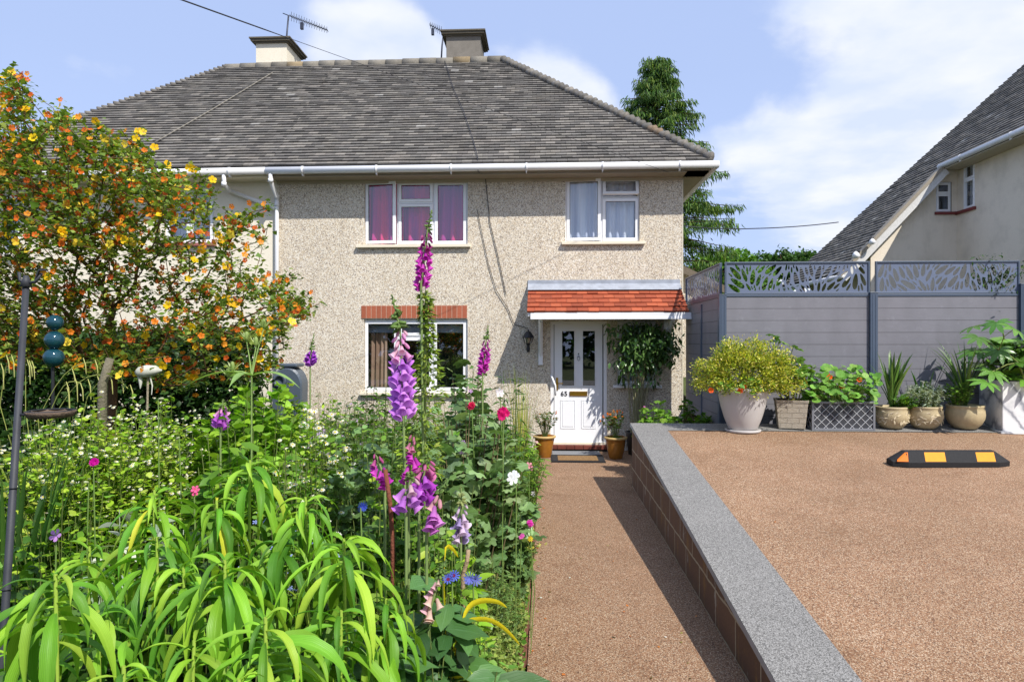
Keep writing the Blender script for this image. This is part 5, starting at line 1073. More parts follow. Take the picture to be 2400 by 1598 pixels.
# ------------------------------------------------------------------ the flower border left of the path
def inpoly(x,y,P):
    c=False; j=len(P)-1
    for i in range(len(P)):
        if (P[i][1]>y)!=(P[j][1]>y) and x<(P[j][0]-P[i][0])*(y-P[i][1])/(P[j][1]-P[i][1])+P[i][0]: c=not c
        j=i
    return c
def zat(py,d): return CAMH+(799-py)/1600*d
def gl(px,d,z=.02): p=atd(px,799,d); p[2]=z; return p
# dark hedge between the gardens
hg=empty('hedge',(-6,8.6,0),'dark clipped hedge in shade behind the orange flowering shrub','hedge'); q=MB(); k=42000
P=np.stack([rng.uniform(-5,2.3,k),rng.normal(0,.28,k),rng.uniform(0,1,k)**.8*1.9],1); foliage(q,LEAFW,P,rng.normal(0,1,(k,3))+(0,-.4,0),.085,GD+[C(58,86,40)]); q.build('leaves',LF,hg)
# --- flannel bush
FBY=5.0; POLY=[(-160,330),(-60,250),(0,230),(5,160),(60,175),(80,250),(140,245),(190,285),(250,290),(335,308),(350,390),(470,400),(480,470),(560,500),(622,478),(648,520),(605,600),(655,650),(750,712),(690,765),(652,800),(690,850),(640,880),(450,915),(300,890),(100,850),(-160,840)]
r0=np.array((at(178,860,FBY)[0],FBY,0.)); fb=empty('flowering_shrub',tuple(r0),'very large airy shrub with small lobed leaves and hundreds of orange and yellow cup flowers','shrub')
tips=[]
while len(tips)<1650:
    x,y=random.uniform(-160,750),random.uniform(160,915)
    if not inpoly(x,y,POLY): continue
    if x>430 and y<600 and random.random()<.45: continue
    if 560<y<760 and x>120 and random.random()<.32: continue
    if y<330 and random.random()<.35: continue
    if x>400 and random.random()<.25: continue
    if y>800 and random.random()<.3: continue
    dd=FBY+random.gauss(0,.42); dd=min(max(dd,3.9),6.3); tips.append(at(x,y,dd)-r0)
# a few long wands reaching out at the top and right
for (x,y),(x2,y2) in (((30,160),(70,330)),((12,175),(60,380)),((150,248),(150,350)),((233,290),(200,400)),((330,310),(300,420)),((400,400),(380,520)),((470,410),(450,520)),((500,440),(470,560)),((630,480),(520,560)),((748,712),(600,760)),((700,640),(600,700)),((725,690),(640,720)),((580,500),(520,600))):
    yy=FBY+random.uniform(-.3,.3)
    for s_ in np.linspace(0,1,7): tips.append(at(x+(x2-x)*s_,y+(y2-y)*s_,yy)-r0)
tips=np.array(tips); Pn,par=grow(tips,(0,0,.35),1.3); q,rad=branch_mb(Pn,par,.036,.0022,C(104,80,58),5,expo=2.5); q.tube([(0.02,0,-.05),(0,0,.36)],[.07,.05],8,C(92,74,58)); q.build('branches',BARK,fb)
edge=Pn[1:]-Pn[par[1:]]; K=len(edge)*17; s_=rng.uniform(.15,1.05,(K,1)); ei=np.repeat(np.arange(len(edge)),17); ok=np.linalg.norm(edge,axis=1)[ei]<.9; base_=Pn[par[1:]][ei]
P=base_+edge[ei]*s_+rng.normal(0,.030,(K,3)); P=P[ok&(rad[1:][ei]<.02)]; K=len(P)
q=MB(); foliage(q,T_lobed(3,.34,2,1.0),P,np.stack([rng.normal(0,1,K),rng.normal(-.15,1,K),rng.normal(.15,.5,K)],1),.035,[C(124,146,56),C(102,128,48),C(146,160,72),C(82,106,40)],jit=.15); q.build('leaves',LF,fb)
nf=1900; ii=rng.integers(0,len(edge),nf); P=Pn[1:][ii]-edge[ii]*rng.uniform(0,.6,(nf,1))+rng.normal(0,.035,(nf,3))+(0,-.03,0)
FLC=T_flower(5,.5,.8); order=np.argsort(P[:,1]); col_=[]
for i in range(nf):
    yel=rng.random()<.2; col_.append((pick([C(250,206,30),C(244,190,24),C(252,216,70)],1,.04)[0],.056) if yel else (pick([C(236,132,36),C(228,112,36),C(240,156,48),C(206,96,40)],1,.08)[0],.040))
def flame(k):
    d=np.stack([rng.normal(0,.5,k),rng.normal(-.9,.4,k),rng.normal(.1,.5,k)],1); return frames(d,None,1,1.0)[:,:,[0,2,1]]
A=flame(nf)
for n_,i in enumerate(order[:100]):
    q=MB(); q.inst(FLC,A[i:i+1]*col_[i][1],np.zeros((1,3)),[col_[i][0]]); o=q.build('flower',PET,fb); o.location=tuple(P[i])
q=MB(); R_=order[100:]; q.inst(FLC,A[R_]*np.array([col_[i][1] for i in R_])[:,None,None],P[R_],np.array([col_[i][0] for i in R_])); q.build('flowers',PET,fb,kind='stuff')

# --- foxgloves
PUR=[C(206,140,224),C(214,152,230),C(190,120,214)]; MAG=[C(196,60,176),C(180,50,168),C(206,80,190)]; PINK_=[C(226,160,206),C(234,186,206)]; PALEC=[C(220,196,222),C(230,210,224)]
_bm={}
def bellmesh(c,bud=False):
    key=(tuple(np.round(c,3)),bud)
    if key not in _bm:
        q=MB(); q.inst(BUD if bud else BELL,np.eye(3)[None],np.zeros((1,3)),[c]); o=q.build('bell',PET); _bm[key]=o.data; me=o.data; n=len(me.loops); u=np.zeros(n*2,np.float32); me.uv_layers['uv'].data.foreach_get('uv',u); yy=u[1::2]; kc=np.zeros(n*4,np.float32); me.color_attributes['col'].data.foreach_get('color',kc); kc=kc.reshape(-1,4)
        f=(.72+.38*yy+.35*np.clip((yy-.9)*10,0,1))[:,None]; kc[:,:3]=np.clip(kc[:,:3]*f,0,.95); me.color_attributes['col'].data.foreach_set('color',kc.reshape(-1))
        bpy.data.objects.remove(o)
    return _bm[key]
def foxglove(top,f0,f1,d,n,cols,budcols,size,label,tipc=C(110,138,70),w=1.0,stem_r=.006,foot=None,one=0.0,ground_=True,tipw=.016,leaves=True):
    """top: tip of the spike, f0/f1: first and last bell, photo positions at distance d"""
    f1=(f1[0],f1[1]-size*.55*1600/d); T_,a,b=atd(*top,d),atd(*f0,d),atd(*f1,d); size*=.82; g=gl(foot[0] if foot else f1[0],d+ (foot[1] if foot else 0)); 
    t=empty('foxglove',tuple(g),label,'foxglove','foxgloves in the border'); 
    pts=[g*0]; 
    if ground_: pts+= [(b-g)*.5+np.array((0,0,0)),b-g]
    else: pts=[b-g-np.array((0,0,.25)),b-g]
    for s_ in (.25,.5,.75,1): pts.append(b-g+(a-b)*s_)
    pts.append(T_-g); q=MB(); q.tube(pts,np.linspace(stem_r,stem_r*.45,len(pts)),7,C(120,140,84)); q.build('stem',STM,t)
    # tip with green buds
    L=np.linalg.norm(T_-a); m=int(18+L/.006); q=MB(); s_=rng.random(m)[:,None]; p=a-g+(T_-a)*s_; ang=rng.uniform(0,6.28,m); dr=np.stack([np.cos(ang),np.sin(ang),rng.normal(-.1,.4,m)],1)
    q.inst(BUD,frames(dr,None,.4,tipw*(1.25-s_[:,0])*1.2),p,pick([tipc,tipc*.75,tipc*1.2],m,.1)); q.inst(LEAFN,frames(dr+(0,0,.2),None,.4,tipw*(1.3-s_[:,0])*1.6),p,pick([tipc*.8],m,.1)); q.build('bud_spike',LF,t)
    for i in range(n):
        s1=(i+rng.uniform(0,.6))/n; p=a-g+(b-a)*s1; ang=i*2.4+rng.normal(0,.3)
        if one: ang=-math.pi/2+rng.normal(0,1.0/one)
        k=size*(.62+.5*min(1,s1*1.9))*rng.uniform(.92,1.08); bud=s1<.12 and not budcols is None
        c=budcols[rng.integers(len(budcols))] if (budcols is not None and s1<.32) else cols[rng.integers(len(cols))]
        dr=np.array([[math.cos(ang)*.62*w,math.sin(ang)*.62*w,-1.0+.25*(1-s1)]]); A=frames(dr,None,.15,k)[0]
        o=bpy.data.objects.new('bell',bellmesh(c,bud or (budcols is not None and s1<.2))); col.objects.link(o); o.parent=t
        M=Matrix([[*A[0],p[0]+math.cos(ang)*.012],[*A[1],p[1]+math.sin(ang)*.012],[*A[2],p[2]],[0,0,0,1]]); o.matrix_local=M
    if leaves:
        bush('','','',(0,0,0),float(b[2]-g[2])*.55,.13,10,8,LEAFW,.10,G2,parent=t,start=.05,lean=.2)
    return t
foxglove((918,690),(938,772),(945,975),2.55,50,PUR,PINK_,.050,'biggest foxglove, pale purple bells under a long green tip, before the lower window',w=1.15,foot=(965,0),tipw=.024)
foxglove((1012,492),(1002,540),(987,675),2.75,36,MAG,[C(150,50,120)],.034,'highest foxglove, thin magenta spike against the upper window on a long seed stem',w=.8,foot=(1000,0),tipw=.014,leaves=False)
# fat seed-pod stem below the magenta spike
t=empty('seed_stem',tuple(gl(990,2.78)),'thick column of green seed pods and small leaves climbing past the lower window','plant'); q=MB(); m=1300; zz=rng.uniform(0,1,m); py_=690+zz*430; cxp=996-zz*4+8*np.sin(zz*5); p=np.array([atd(cxp[i],py_[i],2.78) for i in range(m)])-gl(990,2.78); wd=.016+.012*zz+np.where(zz>.3,.055,0)*np.clip((zz-.25)*4,0,1); ang=rng.uniform(0,6.28,m); rr=wd*np.sqrt(rng.random(m)); p+=np.stack([np.cos(ang)*rr,np.sin(ang)*rr,np.zeros(m)],1)
q.inst(LEAF,frames(np.stack([np.cos(ang),np.sin(ang),rng.normal(.1,.4,m)],1),None,.5,.030*rng.uniform(.6,1.2,m)),p,pick([C(140,160,62),C(116,142,52),C(160,174,84),C(92,118,46)],m,.12)); q.build('leaves',LF,t); q=MB(); q.tube([(0,0,0),atd(996,900,2.78)-gl(990,2.78),atd(1000,680,2.78)-gl(990,2.78)],.007,7,C(130,146,84)); q.build('stem',STM,t)
foxglove((1144,762),(1140,795),(1131,872),4.3,34,MAG,[C(170,60,150)],.040,'slim magenta foxglove right of the lower window, between mallow leaves',w=.8,leaves=False)
foxglove((736,780),(730,820),(727,850),4.8,16,[C(160,70,190),C(176,90,204)],None,.05,'short purple foxglove spike against the pebbledash beside the grey hose reel',leaves=False)
foxglove((523,935),(521,952),(517,998),3.4,14,[C(176,90,190),C(190,104,204)],PINK_,.042,'small violet foxglove at the left of the bright green shrub',leaves=False)
foxglove((975,985),(972,1015),(958,1125),2.45,16,MAG,[C(196,120,150)],.034,'thin magenta foxglove directly below the tallest front one',w=.7,one=1.2)
foxglove((872,1040),(880,1062),(902,1135),2.4,14,MAG,[C(190,90,150)],.034,'leaning magenta foxglove with a bare brown flower stake under it',w=.7,one=1.2,leaves=False)
foxglove((1005,1060),(1000,1080),(982,1180),2.35,26,[C(176,70,190),C(160,56,176),C(190,100,206)],[C(200,110,160)],.044,'dense double magenta and lilac foxglove cluster low in the middle of the border',w=1.3)
foxglove((955,1105),(962,1120),(952,1195),2.28,10,[C(200,132,214),C(186,112,206)],[C(214,180,190)],.050,'large pale lilac bells at the left side of the low foxglove cluster',w=1.1)
foxglove((1048,1120),(1035,1155),(1000,1240),2.25,8,[C(196,116,196),C(206,140,206)],[C(214,160,170)],.050,'leaning pale pink foxglove pointing down to the left, below the dense cluster',w=.8,one=1.5)
foxglove((1080,1138),(1082,1180),(1080,1272),2.7,18,PALEC+[C(170,150,200)],PALEC,.042,'faded whitish foxglove with few lilac bells near the yellow strap leaf',w=.8,tipc=C(150,160,100))
foxglove((1045,1310),(1032,1350),(1005,1450),2.05,9,[C(214,170,180),C(222,190,176)],None,.036,'mostly bare foxglove stem with a few cream-pink buds and one purple bell',w=.8,one=1.2,leaves=False)
# --- tall lime-green leafy perennials in the foreground
LIME=[C(120,168,44),C(100,152,42),C(136,182,52),C(84,134,40),C(150,186,58)]
def lime(px,py,d,label,n=12,L=.28,low=16,yel=.0):
    tp=atd(px,py,d); g=gl(px,d+.03); t=empty('leafy_perennial',tuple(g),label,'perennial plant','tall lime green perennials in the foreground'); H=tp-g
    q=MB(); q.tube([(0,0,0),H*.5+rng.normal(0,.01,3),H],[.008,.006,.004],7,C(150,176,70)); q.build('stem',STM,t); q=MB(); n=int(n*1.75); low=int(low*1.5); hh=np.linalg.norm(H)
    for i in range(n+low):
        top_=i<n; a=i*2.399+rng.normal(0,.35); u=i/n if top_ else 0
        b=H*(1-(.006+.10*u)/hh) if top_ else H*rng.uniform(.40,.92)
        ll=L*.86*(.36+.74*u**.6)*rng.uniform(.85,1.15) if top_ else L*rng.uniform(.6,1.0); el=rng.uniform(.5,1.0)*(1-u)+rng.uniform(-.2,.25)*u if top_ else rng.uniform(-.2,.5)
        d3=np.array((math.cos(a),math.sin(a),0)); v=d3*math.cos(el)+np.array((0,0,math.sin(el))); p=b.copy(); pts=[p.copy()]; m=12
        g_=rng.uniform(.18,.46)*(.7+.6*u if top_ else 1.0); tw=np.cross(d3,(0,0,1)); sway=rng.normal(0,.05); S2=[tw]
        for k in range(m): v=v+np.array((0,0,-g_*(.6+.8*k/m)))+tw*sway; v/=np.linalg.norm(v); p=p+v*ll/m; pts.append(p.copy()); S2.append(tw+np.array((0,0,1))*rng.normal(0,.05))
        ts=np.linspace(0,1,m+1)**1.0; wd=ll*.110*rng.uniform(.8,1.2)*(np.sin(np.pi*np.clip(ts*.95+.03,0,1)**.85)**1.15)*(1+.10*(np.arange(m+1)%2)); wd[0]=.004; wd[-1]=.0008
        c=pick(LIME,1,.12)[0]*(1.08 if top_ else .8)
        if rng.random()<yel: c=C(206,206,60)
        rl=rng.normal(0,.35); S2=np.array(S2)+np.array((0,0,1))*rl; q.ribbon(pts,wd,S2,c,rng.uniform(.12,.35))
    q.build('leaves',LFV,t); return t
lime(130,1345,1.42,'lime perennial nearest the lower left corner of the photo, with broad drooping leaves',14,.30,20)
lime(527,1312,1.62,'lime perennial in the centre of the foreground clump, biggest drooping rosette',15,.30,20)
lime(622,1446,1.38,'lime perennial low in front at the bottom middle of the clump',13,.26,14)
lime(806,1262,1.72,'rightmost lime perennial of the foreground clump, beside the foxgloves',15,.30,22)
lime(716,1165,1.95,'lime perennial just left of and above the rightmost one',13,.27,16)
lime(586,1078,2.15,'highest lime perennial of the clump, in front of the bright green shrub',13,.28,18)
lime(362,1148,2.0,'lime perennial at the back left of the clump, in front of the white-flowered bush',12,.26,16,.03)
lime(508,1172,2.05,'lime perennial with a few yellowing leaves in the middle of the back row',12,.24,14,.12)
lime(368,1258,1.8,'lime perennial behind the lower left one, with narrow upright leaves',12,.28,16)
lime(290,1560,1.28,'lime perennial at the very bottom edge, only its top visible',11,.24,8,.1)
lime(455,1500,1.5,'lime perennial between the bottom edge one and the central rosette',11,.26,16)
lime(40,1520,1.5,'lime perennial cut by the left border at the bottom',11,.26,14)
lime(700,1500,1.6,'lime perennial partly hidden at the lower right of the clump',11,.26,18)
lime(905,1400,1.75,'small lime perennial at the right edge of the clump near the dark broad leaves',10,.24,10)
lime(660,1260,1.9,'lime perennial filling the gap between the central and the rightmost rosettes',12,.27,14)
lime(430,1330,1.72,'lime perennial left of the central rosette, partly behind it',12,.27,14)
lime(210,1280,1.95,'back lime perennial above the lower left one',11,.25,12)
lime(800,1430,1.62,'lime perennial at the lower right beneath the rightmost rosette',11,.26,14)
lime(560,1590,1.3,'lime perennial at the bottom edge right of the centre, mostly cropped',11,.24,8)
lime(230,1430,1.65,'lime perennial partly hidden between the two left ones',11,.26,16)
# --- bushes of the border
WH=[C(240,240,228),C(248,246,236)]
def B(name,label,px,py,d,R_,stems,per,T,size,cols,**k):
    cat=k.pop('cat','bush'); return bush(name,label,cat,gl(px,d),zat(py,d),R_,stems,per,T,size,cols,**k)
B('white_daisy_bush','large bush of tiny white daisy heads at the left of the border',250,935,3.7,.48,330,34,LOBE3,.036,GL+[C(176,190,84)],start=.3,flat=.18,flowers=(DAISY,.021,WH,520,'flowers',1,C(220,200,60)),lean=.5)
B('white_daisy_bush','narrower right end of the white daisy drift, beside the bright green shrub',400,925,4.0,.28,110,32,LOBE3,.034,GL,start=.3,flat=.2,flowers=(DAISY,.018,WH,260,'flowers',1,C(220,200,60)),lean=.5)
B('bright_shrub','bright yellow-green leafy shrub in the middle of the border below the hose reel',600,872,4.1,.42,130,26,LOBE3,.075,[C(138,180,50),C(116,160,44),C(158,194,64),C(96,138,40)],start=.3,flat=.35,up=.5,lean=.3)
B('bright_shrub','lower darker part of the bright shrubs, right behind the lime perennials',560,985,3.0,.36,90,22,LEAFW,.07,[C(118,158,48),C(96,138,42)],start=.2,flat=.3)
B('feverfew','bush of white yellow-centred daisies right of the bright green shrub',745,958,3.9,.24,110,26,LOBE3,.035,GL,start=.2,flat=.25,flowers=(DAISY,.032,WH,170,'flowers',.9,C(226,196,40)),lean=.5)
B('feverfew','second lower patch of white yellow-centred daisies above the lime perennials',700,1030,3.0,.26,80,24,LOBE3,.032,G1,start=.2,flat=.3,flowers=(DAISY,.026,WH,60,'flowers',.9,C(226,196,40)),lean=.5)
GM=[C(118,150,92),C(104,134,80),C(138,164,110),C(88,116,66)]
B('mallow','tall mallow with large grey-green lobed leaves in front of the lower window at right',1080,880,3.9,.40,55,17,LOBE,.105,GM,start=.25,flat=.3,mat_=LFB,stemc=C(110,96,70),sr=.006,flowers=(FL5F,.035,[C(190,150,206)],8,'flowers',.4))
B('mallow','mallow nearest the path with big drooping grey-green leaves and white blooms',1160,960,4.1,.24,60,17,LOBE,.095,GM,start=.15,flat=.4,mat_=LFB,flowers=(FL5F,.04,[C(244,236,240)],4,'flowers',.2))
B('mallow','middle mallow with large lobed leaves behind the low foxglove cluster',1030,1010,3.1,.26,44,16,LOBE,.095,GM,start=.2,flat=.4,mat_=LFB)
B('mallow','left mallow with pale grey-green leaves beneath the tallest foxglove',880,1010,3.2,.26,46,16,LOBE,.085,GM,start=.2,flat=.3,mat_=LFB)
B('lilac_flowered_plant','bush with small lilac flowers left of the tallest foxglove, below the window sill',815,925,5.2,.30,70,20,LOBE3,.04,G2+GM,start=.3,flat=.3,flowers=(FL5F,.035,[C(196,170,214),C(210,186,222)],44,'flowers',.4))
B('rose_bush','dark-leaved rose bush under the left end of the lower window',868,893,7.2,.42,70,18,LEAF,.06,GD+G2,start=.3,flat=.35,stemc=C(80,70,50))
B('leafy_plant','upright leafy plant with pinnate leaves reaching above the lower window sill',1075,800,5.6,.24,22,18,LEAF,.08,G2+GM,start=.4,flat=.4)
B('leafy_plant','feathery green plant rising in front of the curtain in the lower window',905,850,5.8,.22,30,18,LEAFN,.06,GL+G1,start=.3,flat=.3)
B('leafy_plant','tall narrow leafy stems at the right of the mallow before the porch',1195,830,5.4,.16,20,22,LEAFN,.075,G2,start=.3,flat=.2)
B('green_filler_bush','mid-green bush against the wall between hose reel and window',760,930,8.0,.6,110,18,LEAF,.06,G1+GL,start=.2,flat=.2)
B('green_filler_bush','yellow-green leafy bush hiding the foot of the grey hose reel',650,893,5.6,.34,90,22,LOBE3,.07,GL+G1,start=.2,flat=.3)
B('green_filler_bush','leafy bush just left of the tallest front foxglove, below the window sill',860,925,4.0,.26,70,20,LEAFW,.05,G1+GM,start=.3,flat=.3)
B('green_filler_bush','small-leaved bush directly behind the stem of the tallest front foxglove',945,945,3.6,.22,70,22,LEAFW,.042,GL+G1,start=.3,flat=.3)
B('green_filler_bush','leafy bush wrapping the lower foxglove stems in the middle',985,1100,2.7,.20,60,20,LEAFW,.05,G1+G2,start=.2,flat=.3)
B('green_filler_bush','leafy bush around the base of the leaning magenta foxglove and cane',895,1165,2.6,.20,60,20,LEAFW,.055,G2+G1,start=.2,flat=.3)
B('green_filler_bush','leafy bush between the mint and the faded foxglove',1040,1240,2.45,.13,40,20,LEAF,.05,GL+G1,start=.2,flat=.3)
B('green_filler_bush','leafy bush between the daisies and the left mallow',800,1040,3.3,.24,70,20,LOBE3,.05,G1+GM,start=.2,flat=.3)
B('mallow','back mallow whose leaves overlap the lower right pane of the window',1100,838,4.7,.30,40,17,LOBE,.09,GM,start=.3,flat=.4,mat_=LFB,stemc=C(110,96,70))
B('green_filler_bush','tall green bush between the tallest foxglove and the mallows',1000,905,4.3,.30,90,20,LEAFW,.05,G1+GM,start=.3,flat=.3)
B('green_filler_bush','mid-green bush at the foot of the wall left of the front door',1110,960,8.2,.55,110,18,LEAF,.06,G1+G2,start=.2,flat=.2)
B('green_filler_bush','green bush at the path edge near the left glazed pot',1225,1015,6.6,.26,70,18,LEAFN,.07,G1,start=.1,flat=.3,flowers=(FL5F,.035,[C(236,190,196)],9,'flowers',.4))
B('green_filler_bush','loose green bush behind the mallow, below the porch shadow',1180,960,6.4,.36,80,18,LEAFN,.075,GL+G1,start=.1,flat=.3)
B('green_filler_bush','dense green bush in the centre behind the foxglove cluster',960,960,4.6,.42,110,20,LEAFW,.055,G1+G2,start=.2,flat=.3)
B('green_filler_bush','green bush below the bright shrub at the left of the daisies',470,960,5.0,.5,100,20,LEAFW,.06,G1+GD,start=.2,flat=.2)
B('green_filler_bush','dark green bush under the flowering shrub by the left border',90,930,4.6,.55,110,20,LEAFW,.06,GD+G2,start=.2,flat=.2)
B('mint_patch','patch of round bright green mint leaves under the low foxgloves',985,1210,2.5,.24,90,22,LEAFW,.036,[C(150,180,60),C(120,156,52),C(100,138,48)],start=.2,flat=.3,sr=.003)
B('mint_patch','upright column of round bright green leaves left of the middle mallow',925,1060,2.9,.16,50,26,LEAFW,.038,[C(150,180,60),C(120,156,52)],start=.3,flat=.2,sr=.003)
B('willow_leaved_plant','bright green plant with whorls of small narrow leaves right of the foxglove cluster',1065,1200,2.85,.12,34,24,LEAF,.055,[C(150,188,50),C(126,168,44)],start=.2,flat=.3,up=.4)
B('willow_leaved_plant','second bright plant with whorled leaves above the blue cornflowers',1085,1310,2.75,.10,26,22,LEAF,.05,[C(156,190,56),C(126,168,44)],start=.2,flat=.3)
LD=[C(72,112,58),C(86,126,66),C(62,98,50)]
B('broad_leaved_plant','plant with broad dark blue-green leaves at the lower right of the lime clump',960,1300,2.05,.22,26,13,LEAFW,.10,LD,start=.2,flat=.3,mat_=LFB,droop=.35)
B('broad_leaved_plant','low dark broad-leaved plant at the bottom edge left of the path',1000,1420,1.95,.24,26,13,LEAFW,.105,LD,start=.2,flat=.3,mat_=LFB,droop=.35)
B('broad_leaved_plant','dark broad-leaved plant at the bottom edge below the lime perennials',880,1480,1.8,.22,22,13,LEAFW,.12,LD,start=.2,flat=.3,mat_=LFB,droop=.35)
B('oregano','clump of small rounded oregano leaves at the bottom right corner of the border',1120,1490,2.5,.17,90,22,LEAFW,.030,[C(104,146,56),C(84,126,48),C(124,162,70)],start=.1,flat=.4,sr=.003)
B('oregano','second clump of small rounded leaves close to the path at the bottom edge',1080,1560,2.2,.15,70,20,LEAFW,.030,[C(104,146,56),C(84,126,48)],start=.1,flat=.4,sr=.003)
TH=[C(150,166,84),C(128,150,70),C(170,178,104),C(108,130,60)]
for px_,py_,d,r,lab in ((1195,1330,3.9,.20,'mossy thyme mound nearest the house along the path edge'),(1190,1400,3.3,.17,'middle mossy thyme mound along the path edge'),(1165,1420,2.95,.17,'thyme mound behind the yellow strap leaves'),(1185,1480,2.75,.13,'lowest thyme mound spilling over the brick edging')):
    x=gl(px_,d); x[0]=min(x[0],-.15-r*.75); bush('thyme_mound',lab,'bush',x,max(.18,zat(py_,d)),r,150,34,TINY,.016,TH,start=.1,flat=.6,sr=.0018,lean=.7,ell=1.6)
B('fennel_like_plant','feathery fine green plant with small yellow button flowers beside the path',1165,1190,4.2,.26,120,24,LEAFN,.04,[C(130,154,70),C(106,134,60)],start=.15,flat=.3,sr=.0025,flowers=(FL5F,.022,[C(226,216,90),C(200,204,100)],60,'flowers',.8))
B('fennel_like_plant','lower feathery green patch between the thyme and the bright whorled plants',1130,1290,3.4,.22,110,24,LEAFN,.035,[C(110,138,72),C(92,122,60)],start=.15,flat=.3,sr=.0025)
B('grey_leaved_campion','silvery grey woolly-leaved plant in front of the white daisy bush',250,1180,2.7,.20,34,13,LEAF,.075,SIL,start=.25,flat=.4,stemc=C(170,180,160))
B('grey_leaved_campion','second silvery woolly plant right behind the lime perennials at left',390,1150,2.75,.16,26,13,LEAF,.07,SIL,start=.25,flat=.4,stemc=C(170,180,160))
B('green_filler_bush','mid-green ferny bush in front of the daisies at the left',150,1120,3.1,.40,110,22,LOBE3,.045,G1+GL,start=.1,flat=.3)
B('green_filler_bush','leafy low bush at the left border behind the lime perennials',60,1260,2.3,.26,60,20,LOBE,.06,G1+G2,start=.1,flat=.3)
B('green_filler_bush','leafy low bush with violet flowers under the grey campion',230,1300,2.3,.28,70,20,LOBE,.055,G1+G2,start=.1,flat=.3,flowers=(FL5F,.035,[C(176,140,206)],9,'flowers',.5))
B('forget_me_not','low plant with small pale blue flowers between the lime perennials and the daisies',660,1150,2.6,.26,80,20,LEAF,.045,G1,start=.1,flat=.3,flowers=(FL5F,.022,[C(150,164,226),C(170,180,236)],70,'flowers',.7))
B('green_filler_bush','dark leafy bush beneath the lime perennials in the middle',430,1270,2.2,.34,80,20,LEAFW,.07,G2+GD,start=.1,flat=.2)
B('green_filler_bush','dark leafy bush beneath the lime perennials at right',760,1330,2.1,.30,70,20,LEAFW,.075,G2+G1,start=.1,flat=.2)
B('green_filler_bush','dark leafy bush at the bottom left under the lime perennials',150,1450,1.8,.30,60,18,LEAFW,.08,G2+G1,start=.1,flat=.2)
B('green_filler_bush','dark leafy bush at the bottom middle under the lime perennials',560,1520,1.7,.30,60,18,LEAFW,.08,G2+G1,start=.1,flat=.2)
blades('tall_grass','tall straw-tipped ornamental grass beside the porch at the path end',gl(1222,6.9),70,zat(850,6.9),.22,.010,[C(168,176,84),C(146,160,72),C(190,180,110)],.06,mat_=LF)
blades('day_lily','strap-leaved green clump at the left border below the grey pole',gl(20,3.1),60,zat(930,3.1),.34,.030,G2,.15,mat_=LF,rmin=.1)
blades('day_lily','lower strap-leaved clump left of the white daisy bush',gl(90,3.3),50,zat(1000,3.3),.34,.026,G1,.25,mat_=LF,rmin=.1)
sg=blades('weeping_sedge','arching sedge with hanging catkins left of the white ornament',gl(110,4.3),80,zat(850,4.3)*.9,.55,.016,[C(130,160,60),C(150,172,80)],.22,mat_=LF,rmin=.08)
q=MB(); g0=np.array(sg.location)
for (x0,y0),(x1,y1) in (((90,980),(215,850)),((120,990),(250,880)),((205,930),(300,912)),((60,960),(60,850)),((0,950),(30,840)),((110,985),(190,900))):
    a=atd(x0,y0,4.2)-g0; b=atd(x1,y1,4.1)-g0; ts=np.linspace(0,1,7); pts=[a+(b-a)*s_+np.array((0,0,.10*math.sin(s_*3.1))) for s_ in ts]; q.tube([np.array((0,0,.3))]+pts,.0028,4,C(160,168,90))
    for k in range(3,7):
        if random.random()<.3: continue
        p=pts[k]+rng.normal(0,.015,3); L=.07+.08*random.random(); q.tube([p,p+np.array((.02,-.01,.012)),p+np.array((.034,-.01,-.03)),p+np.array((.038,-.01,-L))],[.0015,.002,.0038,.002],5,C(168,168,100))
q.build('catkins',STM,sg)
# yellowing strap leaves by the path
t=empty('yellow_strap_leaves',tuple(gl(1080,2.2)),'few bright yellow dying strap leaves arching over the thyme towards the path','plant'); g0=np.array(t.location); q=MB()
for pts,w in (([(1075,1480),(1100,1418),(1130,1407),(1165,1409),(1189,1424)],.018),([(1060,1500),(1085,1457),(1135,1448),(1170,1462),(1200,1490),(1219,1512)],.015),([(1040,1380),(1045,1275),(1062,1288),(1074,1306)],.013),([(1050,1560),(1072,1504),(1098,1482)],.014),([(1010,1640),(1029,1590),(1065,1585),(1120,1600),(1140,1620)],.014)):
    P=[np.zeros(3)+(0,0,.1)]+[atd(x,y,2.1)-g0 for x,y in pts]; P=np.array(P); w*=1.5; ts=np.linspace(0,len(P)-1,18); S2=np.stack([np.interp(ts,range(len(P)),P[:,k]) for k in range(3)],1)
    S2[1:-1]=(S2[:-2]+S2[1:-1]*2+S2[2:])/4; S2[1:-1]=(S2[:-2]+S2[1:-1]*2+S2[2:])/4; wd=w*np.sin(np.pi*np.clip(np.linspace(.25,1,18),0,1))**.5; wd[0]=w*.6; q.ribbon(S2,wd,(0.15,-.5,1),pick([C(250,228,50),C(240,222,60)],1,.04)[0],.12)
q.build('leaves',LF,t)
